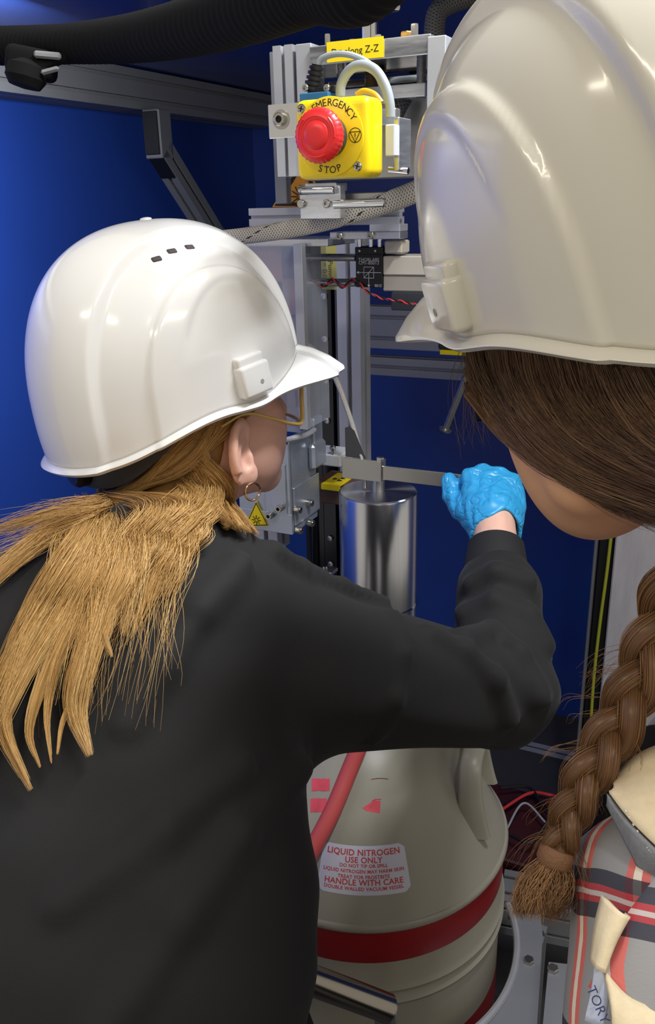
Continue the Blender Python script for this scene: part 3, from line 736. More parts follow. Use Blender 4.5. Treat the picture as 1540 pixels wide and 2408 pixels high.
# things half hidden by the brown hair
sd = thing('hanging_standoff', 'slanting steel standoff with a flat foot seen through loose brown hairs', 'standoff', PA(1046, 1012, 1.5))
s0, s1 = PA(1096, 885, 1.5), PA(1048, 1008, 1.5)
mk('rod', cyl(s0, s1, .0066, 16), M_STEEL, sd); mk('foot', lathe([(.012, 0), (.0125, .003), (.006, .006)], 20, s1 + (s1 - s0) / np.linalg.norm(s1 - s0) * .004, s0 - s1), M_STEEL, sd)
bxx = thing('control_box', 'dark box with a yellow edge label beneath the right helmet peak', 'box', PA(1070, 836, 1.55))
mk('case', pbox(1030, 755, 1160, 826, 1.55, .08, .003), mat('dark_box', (54, 56, 60), .4), bxx)
mk('yellow_strip', pbox(1034, 826, 1160, 837, 1.549, .08, .0005), M_YLAB, bxx)
one('cable_clip', pbox(1115, 966, 1150, 992, 1.6, .03, .004), M_BLACK, 'small black clip on the blue wall beside the brown hair', 'clip')

# ================================================================== dewar
dc = P(858, 1920, 1.42); RD = .232
dw = thing('nitrogen_dewar', 'beige liquid nitrogen dewar with red bands', 'dewar', (dc[0], dc[1], 0), 0)
zr = dc[2]
axis0 = np.array([dc[0], dc[1], 0])
sh = [(RD - .002, zr + .002), (RD - .010, zr + .018), (RD - .026, zr + .048), (RD - .050, zr + .090), (RD - .080, zr + .134), (RD - .114, zr + .174), (RD - .146, zr + .204), (.066, zr + .230), (.056, zr + .250), (.056, zr + .272)]
def prof_smooth(p, n):
    q = spline(np.array([(a, b, 0) for a, b in p]), n); return [(x[0], x[1]) for x in q]
shp = prof_smooth(sh, 40)
mk('shoulder', lathe(shp, 128, axis0, Z_), M_DEWAR, dw, smooth=60)
body = [(RD - .02, .03), (RD - .006, .035), (RD - .005, .1), (RD - .005, zr - .155), (RD + .001, zr - .15), (RD + .002, zr - .145), (RD - .005, zr - .138), (RD - .005, zr - .13), (RD + .001, zr - .125), (RD + .002, zr - .12), (RD - .004, zr - .113), (RD - .004, zr - .004)]
mk('body', lathe(body, 128, axis0, Z_), M_DEWAR, dw, smooth=50)
mk('rim', lathe([(RD - .004, zr - .012), (RD + .001, zr - .010), (RD + .003, zr - .005), (RD + .001, zr + .001), (RD - .003, zr + .003), (RD - .006, zr + .002)], 128, axis0, Z_, cap=False), M_DEWAR, dw, smooth=80)
mk('upper_band', lathe([(RD - .0036, zr - .070), (RD - .0034, zr - .069), (RD - .0034, zr - .014), (RD - .0036, zr - .0135)], 128, axis0, Z_, cap=False), M_BAND, dw)
mk('lower_band', lathe([(RD - .0046, zr - .335), (RD - .0044, zr - .334), (RD - .0044, zr - .262), (RD - .0046, zr - .261)], 128, axis0, Z_, cap=False), M_BAND, dw)
mk('foot_ring', lathe([(RD - .03, 0), (RD - .01, 0), (RD - .008, .035), (RD - .03, .036)], 96, axis0, Z_), M_BLACK, dw)
shr = np.array([p[0] for p in shp]); shz = np.array([p[1] for p in shp])
def on_shoulder(th, r, lift=.0006):
    z = np.interp(r, shr[::-1], shz[::-1]); return axis0 + np.array([math.cos(th) * r, math.sin(th) * r, z + lift])
def at_px(px, py):           # angle and radius of the shoulder point under a pixel
    v = ray(px, py); best = None
    for s in np.linspace(1.0, 1.8, 700):
        q = CAM + v * s; r = math.hypot(q[0] - dc[0], q[1] - dc[1])
        if r < RD and q[2] < np.interp(r, shr[::-1], shz[::-1]):
            return math.atan2(q[1] - dc[1], q[0] - dc[0]), r
    return None
tl, rl_ = at_px(855, 2048)
_e = .004; _dz = (np.interp(rl_ - _e, shr[::-1], shz[::-1]) - np.interp(rl_ + _e, shr[::-1], shz[::-1])) / (2 * _e); _k = 1 / math.sqrt(1 + _dz * _dz)
def lab_pt(u, v, lift): return on_shoulder(tl + u / rl_, rl_ - v * _k, lift)
Wl, Hl = .064, .034
V, F = [], []
nu, nv = 28, 10
for i in range(nu + 1):
    for j in range(nv + 1):
        u, v_ = (i / nu * 2 - 1), (j / nv * 2 - 1)
        cu = u * Wl; cv = v_ * Hl
        # rounded corners
        if abs(u) > .88 and abs(v_) > .8: cu *= 1 - .06 * ((abs(u) - .88) / .12) * ((abs(v_) - .8) / .2); cv *= 1 - .1 * ((abs(u) - .88) / .12) * ((abs(v_) - .8) / .2)
        V.append(lab_pt(cu, cv, .0008))
F = [(i * (nv + 1) + j, (i + 1) * (nv + 1) + j, (i + 1) * (nv + 1) + j + 1, i * (nv + 1) + j + 1) for i in range(nu) for j in range(nv)]
lb = mk('caution_label', (np.array(V), F), M_LABELW, dw, label='white curved label with red lettering')
rows = [('LIQUID NITROGEN', .0125, .023, 1.0), ('USE ONLY', .0115, .0125, 1.0), ('DO NOT TIP OR SPILL', .0068, .0045, 1.0), ('LIQUID NITROGEN MAY HARM SKIN', .0068, -.0030, 1.0), ('TREAT FOR FROSTBITE', .0068, -.0105, 1.0), ('HANDLE WITH CARE', .0110, -.0180, 1.0), ('DOUBLE WALLED VACUUM VESSEL', .0066, -.0262, 1.0)]
for s, sz, v0, k in rows:
    mk('lettering', text_geo(s, sz, None, None, None, fn=lambda x, y, v0=v0: lab_pt(x, y + v0, .0012), spacing=1.05, bold=.022), M_REDINK, lb)
def sticker(px0, py0, px1, py1, m, name):
    V = []; n = 6
    for i in range(n + 1):
        for j in range(n + 1):
            t, r = at_px(px0 + (px1 - px0) * i / n, py0 + (py1 - py0) * j / n); V.append(on_shoulder(t, r, .0007))
    return mk(name, (np.array(V), [(i * (n + 1) + j, i * (n + 1) + j + 1, (i + 1) * (n + 1) + j + 1, (i + 1) * (n + 1) + j) for i in range(n) for j in range(n)]), m, dw)
sticker(733, 1833, 775, 1862, M_REDLAB, 'red_sticker'); sticker(730, 1880, 768, 1912, M_REDLAB, 'red_sticker')
ar = mk('red_arrow', (np.array([on_shoulder(*at_px(x, y), .0007) for x, y in ((852, 1902), (874, 1888), (876, 1883), (895, 1886), (893, 1914), (862, 1910))]), [(0, 5, 4, 3, 2, 1)]), M_REDLAB, dw, smooth=0)
mk('arrow_outline', tube([on_shoulder(*at_px(x, y), .0008) for x, y in ((876, 1886), (882, 1881), (896, 1883))], .0006, 5, 8), M_REDLAB, ar)
mk('scratch_mark', tube([on_shoulder(*at_px(x, y), .0005) for x, y in ((873, 1835), (893, 1833), (913, 1834))], .0005, 5, 8), mat('rust_mark', (120, 60, 48), .7), dw)
# strap handle at the right: flat band standing on the shoulder
def handle(th, m=1):
    e = np.array([math.cos(th), math.sin(th), 0]); tg_ = np.array([-math.sin(th), math.cos(th), 0]) * m
    rb = RD - .040
    zb = np.interp(rb, shr[::-1], shz[::-1])
    def at(off, out, up):
        t_ = th + m * off / rb; return axis0 + np.array([math.cos(t_), math.sin(t_), 0]) * (rb + out) + Z_ * (zb - .022 + up * 1.15)
    half = .064
    path = [at(-half * 1.05, .004, 0), at(-half, -.004, .055), at(-half * .75, -.012, .094), at(0, -.015, .106), at(half * .75, -.012, .094), at(half, -.004, .055), at(half * 1.05, .004, 0)]
    c = spline(path, 60); T = np.gradient(c, axis=0); T /= np.linalg.norm(T, axis=1)[:, None]
    X = np.tile(e, (60, 1)); X -= T * np.sum(X * T, 1)[:, None]; X /= np.linalg.norm(X, axis=1)[:, None]; N_ = np.cross(T, X)
    V, F = [], []
    sq = [(-1, -.3), (-1, .3), (-.8, .9), (0, 1), (.8, .9), (1, .3), (1, -.3), (.8, -.9), (0, -1), (-.8, -.9)]; n = len(sq)
    tt = np.linspace(-1, 1, 60); wd = .0165 + .010 * np.abs(tt) ** 4
    for k in range(60):
        for a, b in sq: V.append(c[k] + X[k] * a * wd[k] + N_[k] * b * .0055)
    F = [(i * n + j, i * n + (j + 1) % n, (i + 1) * n + (j + 1) % n, (i + 1) * n + j) for i in range(59) for j in range(n)] + [tuple(range(n)), tuple(range(59 * n + n - 1, 59 * n - 1, -1))]
    mk('carry_handle', (np.array(V), F), M_DEWAR, dw, smooth=60)
th_h = at_px(1148, 1975)[0]
handle(th_h + .24); handle(th_h + .24 + math.pi)

one('red_hose', tube([P(875, 1640, 1.25), P(855, 1725, 1.25), P(820, 1815, 1.24), P(775, 1920, 1.22), P(700, 2060, 1.2), P(610, 2230, 1.18), P(540, 2500, 1.2)], .0125, 16), M_HOSE,
    'red rubber hose slanting down in front of the dewar', 'hose')
ct = thing('trolley_handle', 'polished steel tube of a trolley handle in front of the dewar', 'handle', P(800, 2408, 1.1))
h0, h1_ = P(640, 2270, 1.06), P(915, 2372, 1.12)
mk('tube', cyl(h0, h1_, .0185, 32, .002), mat('satin_tube_steel', (158, 152, 142), .2, 1.0), ct)
mk('end_face', cyl(h1_ - (h1_ - h0) * .001, h1_ + (h1_ - h0) / np.linalg.norm(h1_ - h0) * .0012, .0160, 32), M_STEEL, ct)
mk('leg', cyl(h1_ - (h1_ - h0) * .03, np.array([*(h1_ - (h1_ - h0) * .03)[:2], 0]), .015, 24), M_STEEL, ct)

# ================================================================== low clutter at the right
bz = .30
def zpoly(pts, z, t):
    b = np.array([PZ(x, y, z) for x, y in pts]); k = len(b)
    return np.vstack([b, b - Z_ * t]), [tuple(range(k)), tuple(range(2 * k - 1, k - 1, -1))] + [(i, k + i, k + (i + 1) % k, (i + 1) % k) for i in range(k)]
bt = thing('base_plate', 'grey base plate with a curved cut-out hugging the dewar', 'plate', PZ(1240, 2300, 0))
ths = np.linspace(math.radians(-62), math.radians(8), 18); Rc = RD + .028
arc = [np.array([dc[0] + math.cos(t) * Rc, dc[1] + math.sin(t) * Rc, bz]) for t in ths]
outer = [PZ(1196, 2150, bz), PZ(1270, 2150, bz), PZ(1276, 2200, bz), PZ(1262, 2420, bz), PZ(1250, 2600, bz)]
poly = np.array(arc + outer); k = len(poly)
mk('plate', (np.vstack([poly, poly - Z_ * .012]), [tuple(range(k)), tuple(range(2 * k - 1, k - 1, -1))] + [(i, k + i, k + (i + 1) % k, (i + 1) % k) for i in range(k)]), M_PLATEG, bt, smooth=0)
mk('collar_strip', tube([q + Z_ * .003 for q in arc], .006, 8, 40), M_ALU, bt)
mk('plate_bolt', hexbolt(PZ(1243, 2262, bz), Z_, .009, .007), M_BOLT, bt)
for px, py in ((1255, 2190), (1245, 2480)):
    q = PZ(px, py, bz - .013); mk('leg', tslot(np.array([q[0], q[1], 0]), q, 1, 1, .04, up=A_), M_ALUD, bt)
b2_ = thing('side_plate', 'pale grey plate with a bolt at the lower right edge beside the plaid sleeve', 'plate', PZ(1310, 2380, 0))
mk('plate', zpoly([(1290, 2262), (1345, 2268), (1345, 2500), (1268, 2500)], bz + .03, .015), M_PLATEG, b2_, smooth=0)
mk('plate_bolt', hexbolt(PZ(1300, 2282, bz + .03), Z_, .009, .007), M_BOLT, b2_)
mk('leg', tslot(np.array([*PZ(1312, 2400, bz)[:2], 0]), PZ(1312, 2400, bz + .014), 1, 1, .04, up=A_), M_ALUD, b2_)
one('aluminium_profile', tslot(PZ(1180, 2118, .24), PZ(1420, 2165, .24), 2, 2, .04), M_ALUD, 'dim slotted rail on the floor behind the braid tip', 'profile')
cr = thing('storage_crate', 'dark red crate on the floor behind the dewar rim', 'crate', PZ(1250, 1990, 0))
q = PZ(1235, 1960, .16); mk('box', wbox(np.array([q[0], q[1], .09]), (.3, .22, .18), .008, 2), M_DRED, cr)
mk('rim', wbox(np.array([q[0], q[1], .172]), (.32, .24, .018), .004), M_DRED, cr)
for i, (m, nm, z0) in enumerate(((M_BLACKW, 'black', .22), (M_REDW, 'red', .205), (M_BLACKW, 'black', .2), (M_CABG, 'grey', .21), (M_BLACKW, 'black', .215))):
    rs = np.random.default_rng(40 + i)
    pts = [PZ(1185 + 55 * j / 1 + rs.normal(0, 8), 1880 + 20 * i + rs.normal(0, 26), z0 + rs.normal(0, .008)) for j in range(5)]
    one('floor_cable', tube(pts, .0035 if i != 3 else .0025, 8), m,
        ['black cable lying highest over the dark red crate', 'red cable lying across the dark red crate', 'black cable curling mid-way over the dark red crate', 'thin grey cable across the dark red crate', 'black cable lowest over the dark red crate near the braid'][i], 'cable')

# black ribbed hose across the top left, with its clamp
hs = thing('extraction_hose', 'thick black ribbed hose crossing the top left corner', 'hose', P(300, 90, .8))
hp = [P(-160, 112, .98), P(0, 108, .95), P(150, 104, .90), P(330, 88, .82), P(520, 45, .72), P(720, -30, .62), P(920, -120, .54), P(920, -120, .54) + np.array([.09, -.06, .16]), P(920, -120, .54) + np.array([.11, -.10, .40])]
c = spline(hp, 460); X, Y, t = frames(c); n = 26; th = np.linspace(0, 2 * math.pi, n, endpoint=False)
rr_ = np.interp(np.linspace(0, 1, 460), [0, .26, .49, .75], [.0195, .0185, .024, .026]) + .0007 * np.sin(np.arange(460) * 2 * math.pi / 4)
V = (c[:, None] + (np.cos(th)[None, :, None] * X[:, None] + np.sin(th)[None, :, None] * Y[:, None]) * rr_[:, None, None]).reshape(-1, 3)
mk('ribbed_tube', (V, [(i * n + j, i * n + (j + 1) % n, (i + 1) * n + (j + 1) % n, (i + 1) * n + j) for i in range(459) for j in range(n)]), M_BLACKF, hs, smooth=80)
kp = P(75, 150, .9)
mk('clamp_body', xf(cbox(.05, .035, .03, .008, 3), frame(kp, [.97, 0, -.2], [0, 1, 0], [.2, 0, .97])), M_BLACKF, hs, smooth=60)
mk('wing_knob', lathe([(.003, -.016), (.016, -.014), (.021, -.006), (.019, .006), (.008, .012)], 24, P(62, 170, .89), (.25, .1, 1)), M_BLACKF, hs)
mk('clamp_lever', xf(cbox(.05, .012, .010, .004, 3), frame(P(112, 150, .89), [.95, 0, .28], [0, 1, 0], [-.28, 0, .95])), M_BLACKF, hs, smooth=60)
mk('clamp_strap', xf(cbox(.028, .006, .007, .002), frame(P(112, 130, .88), [.99, 0, -.1], [0, 1, 0], [.1, 0, .99])), M_ALUD, hs)
mk('clamp_strap', xf(cbox(.020, .006, .005, .002), frame(P(118, 166, .88), [.97, 0, .2], [0, 1, 0], [-.2, 0, .97])), M_ALUD, hs)
# ================================================================== people: implicit surfaces
def smin(a, b, k):
    h = np.clip(.5 + .5 * (b - a) / k, 0, 1); return b + (a - b) * h - k * h * (1 - h)
def smax(a, b, k): return -smin(-a, -b, k)
def rcone(p, a, b, ra, rb):
    a, b = np.asarray(a, float), np.asarray(b, float); ba = b - a
    h = np.clip(((p - a) @ ba) / ba.dot(ba), 0, 1)
    return np.linalg.norm(p - a - h[:, None] * ba, axis=1) - (ra + (rb - ra) * h)
def ell(p, c, r, R=None):
    q = p - np.asarray(c, float)
    if R is not None: q = q @ R
    r = np.asarray(r, float); k0 = np.linalg.norm(q / r, axis=1); k1 = np.linalg.norm(q / (r * r), axis=1) + 1e-9
    return k0 * (k0 - 1) / k1
def polyline(p, pts, r, k=.01):
    d = None
    for i in range(len(pts) - 1):
        ra = r[i] if np.ndim(r) else r; rb = r[i + 1] if np.ndim(r) else r
        e = rcone(p, pts[i], pts[i + 1], ra, rb); d = e if d is None else smin(d, e, k)
    return d
def surfnet(f, lo, hi, h, newton=2):
    lo, hi = np.asarray(lo, float), np.asarray(hi, float)
    n = np.ceil((hi - lo) / h).astype(int) + 1
    ax = [lo[i] + np.arange(n[i]) * h for i in range(3)]
    G = np.ones(n); B = 6                      # coarse blocks first, fine values only near the surface
    nb = [-(-k // B) for k in n]
    ctr = np.stack(np.meshgrid(*[lo[i] + (np.arange(nb[i]) * B + (B - 1) / 2) * h for i in range(3)], indexing='ij'), -1).reshape(-1, 3)
    fc = f(ctr); near = np.abs(fc) < B * h * 1.35
    bi = np.stack(np.meshgrid(*[np.arange(k) for k in nb], indexing='ij'), -1).reshape(-1, 3)
    for q, v in zip(bi[(~near) & (fc < 0)] * B, fc[(~near) & (fc < 0)]): G[q[0]:q[0] + B, q[1]:q[1] + B, q[2]:q[2] + B] = -1
    o = np.stack(np.meshgrid(*[np.arange(B)] * 3, indexing='ij'), -1).reshape(-1, 3)
    nb_ = bi[near] * B
    for k in range(0, len(nb_), 1500):
        ii = (nb_[k:k + 1500, None] + o[None]).reshape(-1, 3); ii = ii[(ii < n).all(1)]
        G[ii[:, 0], ii[:, 1], ii[:, 2]] = f(lo + ii * h)
    S = G < 0
    c = [S[dx:n[0] - 1 + dx, dy:n[1] - 1 + dy, dz:n[2] - 1 + dz] for dx in (0, 1) for dy in (0, 1) for dz in (0, 1)]
    cnt = sum(x.astype(np.int8) for x in c); act = (cnt > 0) & (cnt < 8)
    idx = -np.ones(act.shape, int); ids = np.argwhere(act); idx[act] = np.arange(len(ids))
    acc = np.zeros((len(ids), 3)); wt = np.zeros(len(ids)); I, J, K = ids.T
    offs = [(dx, dy, dz) for dx in (0, 1) for dy in (0, 1) for dz in (0, 1)]
    for a in offs:
        for d in range(3):
            if a[d] == 1: continue
            b = list(a); b[d] = 1
            ga = G[I + a[0], J + a[1], K + a[2]]; gb = G[I + b[0], J + b[1], K + b[2]]
            x = (ga < 0) != (gb < 0); t = np.where(x, ga / np.where(x, ga - gb, 1), 0)
            q = np.array(a, float) + np.outer(t, np.eye(3)[d]); acc[x] += q[x]; wt[x] += 1
    V = lo + (ids + acc / wt[:, None]) * h
    F = []
    for d in range(3):
        o1, o2 = [(1, 2), (2, 0), (0, 1)][d]
        a = [slice(None)] * 3; b = [slice(None)] * 3
        a[d] = slice(0, n[d] - 1); b[d] = slice(1, n[d])
        for o in (o1, o2): a[o] = slice(1, n[o] - 1); b[o] = slice(1, n[o] - 1)
        sa, sb = S[tuple(a)], S[tuple(b)]; ch = np.argwhere(sa != sb)
        if not len(ch): continue
        base = ch.copy(); base[:, o1] += 1; base[:, o2] += 1
        e1 = np.eye(3, dtype=int)[o1]; e2 = np.eye(3, dtype=int)[o2]
        g = lambda q: idx[q[:, 0], q[:, 1], q[:, 2]]
        q0, q1, q2, q3 = g(base - e1 - e2), g(base - e2), g(base), g(base - e1)
        inside = sa[tuple(ch.T)]
        quads = np.where(inside[:, None], np.column_stack([q0, q1, q2, q3]), np.column_stack([q3, q2, q1, q0]))
        F.append(quads[(quads >= 0).all(1)])
    F = np.concatenate(F)
    for _ in range(newton):
        v0 = f(V); g = np.empty_like(V); e = h * .5
        for d in range(3):
            D = np.zeros(3); D[d] = e; g[:, d] = (f(V + D) - f(V - D)) / (2 * e)
        gl = (g ** 2).sum(1); st_ = g * (v0 / np.maximum(gl, .2))[:, None]
        ln = np.linalg.norm(st_, axis=1); V = V - st_ * np.minimum(1, h * .6 / np.maximum(ln, 1e-9))[:, None]
    return V, [tuple(q) for q in F.tolist()]
def trace(px, py, f, d0=.3, d1=1.6, off=0.0, fallback=None):
    v = ray(px, py); d = d0; L = np.linalg.norm(v)
    for _ in range(160):
        s = f((CAM + v * d)[None])[0] - off
        if s < .0006: return CAM + v * d
        d += max(s * .7 / L, .0004)
        if d > d1: break
    return None if fallback is None else CAM + v * fallback
def depthmap(f, x0, x1, y0, y1, step, d0, d1, off=.006):
    """where a grid of sight lines first meets a surface; returns a lookup of points just above it"""
    xs, ys = np.arange(x0, x1 + step, step), np.arange(y0, y1 + step, step)
    gx, gy = np.meshgrid(xs, ys, indexing='ij')
    R = _f + ((gx.ravel() - CX) / FPX)[:, None] * _r - ((gy.ravel() - CY) / FPX)[:, None] * _u
    d = np.full(len(R), d0); L = np.linalg.norm(R, axis=1); act = np.arange(len(R)); hit = np.zeros(len(R), bool)
    for _ in range(120):
        if not len(act): break
        s_ = f(CAM + R[act] * d[act, None]) - off
        h_ = s_ < .0008; hit[act[h_]] = True
        d[act] += np.where(h_, 0, np.maximum(s_ * .75 / L[act], .0005)); act = act[(~h_) & (d[act] < d1)]
    D = d.reshape(gx.shape); Hm = hit.reshape(gx.shape)
    def look(px, py, o, fb):
        u, v = (px - x0) / step, (py - y0) / step
        if not (0 <= u < len(xs) - 1 and 0 <= v < len(ys) - 1): return P(px, py, fb)
        i, j = int(u), int(v)
        if not Hm[i:i + 2, j:j + 2].all(): return P(px, py, fb)
        a, b = u - i, v - j
        q = D[i, j] * (1 - a) * (1 - b) + D[i + 1, j] * a * (1 - b) + D[i, j + 1] * (1 - a) * b + D[i + 1, j + 1] * a * b
        return P(px, py, q - (o - off))
    return look
def local(M):            # world point -> frame M
    Mi = np.linalg.inv(M); return lambda p: p @ Mi[:3, :3].T + Mi[:3, 3]
def ss(a, b, x):
    t = np.clip((x - a) / (b - a), 0, 1); return t * t * (3 - 2 * t)
def bundle(guide, n, rad, seed, sr=.0005, seg=16, flat=(1, 1), jitter=.15, frizz=0.0, lenvar=.12, up=None, sides=3, clump=.7):
    """a lock of hair: n thin tapered strands around a guide curve"""
    rs = np.random.default_rng(seed)
    c = spline(guide, seg); X, Y, t = frames(c, up); s = np.linspace(0, 1, seg)
    rad = np.interp(s, np.linspace(0, 1, np.size(rad)), np.atleast_1d(rad))
    ang = rs.uniform(0, 2 * math.pi, n); rr = np.sqrt(rs.uniform(0, 1, n))
    ox, oy = rr * np.cos(ang) * flat[0], rr * np.sin(ang) * flat[1]
    nc = max(3, n // 26); cid = rs.integers(0, nc, n); ca = rs.uniform(0, 6.28, nc); cr_ = np.sqrt(rs.uniform(0, 1, nc)); ctint = rs.uniform(0, 1, nc)
    kx, ky = (cr_ * np.cos(ca))[cid] * flat[0], (cr_ * np.sin(ca))[cid] * flat[1]; cw = clump * ss(0.0, .7, s)[None]
    ph = rs.uniform(0, 6.28, (n, 4)); fr = rs.uniform(1.0, 3.2, (n, 2))
    wx = ox[:, None] * (1 - cw) + kx[:, None] * cw + jitter * (1 - .6 * cw) * np.sin(fr[:, :1] * s * 3.1 + ph[:, :1]) * s; wy = oy[:, None] * (1 - cw) + ky[:, None] * cw + jitter * (1 - .6 * cw) * np.sin(fr[:, 1:] * s * 3.1 + ph[:, 1:2]) * s
    C = c[None] + X[None] * (wx * rad)[..., None] + Y[None] * (wy * rad)[..., None]
    if frizz:
        C += frizz * (np.sin(s[None, :, None] * 14 * rs.uniform(.5, 1.5, (n, 1, 1)) + rs.uniform(0, 6, (n, 1, 3)))) * s[None, :, None]
    cut = 1 - lenvar * rs.uniform(0, 1, n) ** 1.4
    if lenvar:
        ii = np.clip(s[None] * cut[:, None] * (seg - 1), 0, seg - 1.001); i0 = ii.astype(int); u = (ii - i0)[..., None]
        C = np.take_along_axis(C, i0[..., None], 1) * (1 - u) + np.take_along_axis(C, i0[..., None] + 1, 1) * u
    w_ = sr * (1 - .75 * s ** 3)
    th = np.linspace(0, 2 * math.pi, sides, endpoint=False)
    V = (C[:, :, None] + (np.cos(th)[:, None] * X[:, None] + np.sin(th)[:, None] * Y[:, None])[None] * w_[None, :, None, None])
    V = V.reshape(-1, 3)
    base = np.arange(n)[:, None, None] * seg * sides + np.arange(seg - 1)[None, :, None] * sides
    j = np.arange(sides)[None, None]
    q = np.stack([base + j, base + (j + 1) % sides, base + sides + (j + 1) % sides, base + sides + j], -1).reshape(-1, 4)
    tint = np.repeat(.45 * rs.uniform(0, 1, n) + .55 * ctint[cid], seg * sides)
    return V, q, tint
def hair_join(bs):
    V, F, T, n = [], [], [], 0
    for v, f, t in bs: V.append(v); F.append(f + n); T.append(t); n += len(v)
    return (np.concatenate(V), [tuple(q) for q in np.concatenate(F).tolist()]), np.concatenate(T)
def hair_mat(name, c0, c1, c2, rough=.32):
    m = bpy.data.materials.new(name); m.use_nodes = True; nt = m.node_tree; b = nt.nodes['Principled BSDF']
    at = nt.nodes.new('ShaderNodeAttribute'); at.attribute_name = 'tint'
    r = nt.nodes.new('ShaderNodeValToRGB'); nt.links.new(at.outputs['Fac'], r.inputs[0])
    e = r.color_ramp.elements; e[0].color = lin(c0) + (1,); e[1].color = lin(c2) + (1,); k = e.new(.5); k.color = lin(c1) + (1,)
    nt.links.new(r.outputs[0], b.inputs['Base Color']); b.inputs['Roughness'].default_value = rough
    b.inputs['Specular IOR Level'].default_value = .4
    return m
M_BLOND = hair_mat('blond_hair', (128, 92, 50), (206, 160, 94), (240, 206, 144))
M_BRUN = hair_mat('brown_hair', (70, 50, 36), (112, 84, 62), (152, 120, 92), .36)
M_BRUNT = hair_mat('light_brown_braid_hair', (84, 58, 38), (134, 98, 64), (176, 134, 90), .36)

def skin_mat(name, rgb):
    m = mat(name, rgb, .48, sss=.12, noise=.06, nscale=40, bump=.05, bscale=500)
    return m
M_SKIN1 = skin_mat('fair_skin', (228, 178, 158)); M_SKIN2 = skin_mat('warm_skin', (224, 172, 134))
M_EARIN = skin_mat('reddish_skin', (226, 150, 120))
M_SHELL = mat('white_helmet_plastic', (226, 225, 222), .16, coat=.25, spec=.5)
M_SHELL2 = mat('dim_warm_lit_helmet_plastic', (212, 208, 194), .16, coat=.25, spec=.5)  # same white plastic, weaker warm light put into the colour
M_BAND_ = mat('dark_grey_headband', (52, 53, 58), .6)

def pose(px, py, d, yaw, tx, ty):
    o = P(px, py, d); U = np.array([tx, ty, 1.0]); U /= np.linalg.norm(U)
    f = np.array([math.cos(yaw), math.sin(yaw), 0]); f -= U * f.dot(U); f /= np.linalg.norm(f)
    return frame(o, f, np.cross(U, f), U)

# ------------------------------------------------------------------ helmet
HA, HB, HH = .140, .113, .157
def sp(x, e): return np.sign(x) * np.abs(x) ** e
def rim_z(th):
    c = np.cos(th); return np.where(c > 0, -.012 + .034 * ss(.15, 1, c), -.012 - .036 * ss(0, 1, -c))
def shell_pt(th, ph):
    e = 2 / 2.35; cp = sp(np.cos(ph), e); z = HH * sp(np.sin(ph), e)
    a = np.where(np.cos(th) > 0, HA * .97, HA)
    x = a * sp(np.cos(th), .94) * cp; y = HB * sp(np.sin(th), .94) * cp
    n = np.stack([x / HA ** 2, y / HB ** 2, np.maximum(z, 0) / HH ** 2 * 1.0], -1); n /= np.linalg.norm(n, axis=-1, keepdims=True)
    w_ = np.maximum(z, 0)
    g1 = (np.abs(x - .006) / .121) ** 2.2 + (w_ / .147) ** 2.2
    g2 = (np.abs(x - .020) / .094) ** 2.1 + (w_ / .116) ** 2.1
    g3 = (np.abs(x - .030) / .074) ** 2.0 + (w_ / .104) ** 2.0
    up_ = ss(.03, .07, z)
    dsp = -.0078 * (1 - ss(.90, 1.03, g1)) + .0040 * (1 - ss(.92, 1.04, g2)) - .0022 * (1 - ss(.92, 1.05, g3)) * up_
    dsp = dsp + .0026 * np.exp(-(y / .03) ** 2) * ss(.05, .13, z)
    return np.stack([x, y, z], -1) + n * dsp[..., None]
def phi_of(zv):
    s = sp(zv / HH, 2.35 / 2); return np.arcsin(np.clip(s, -1, 1))
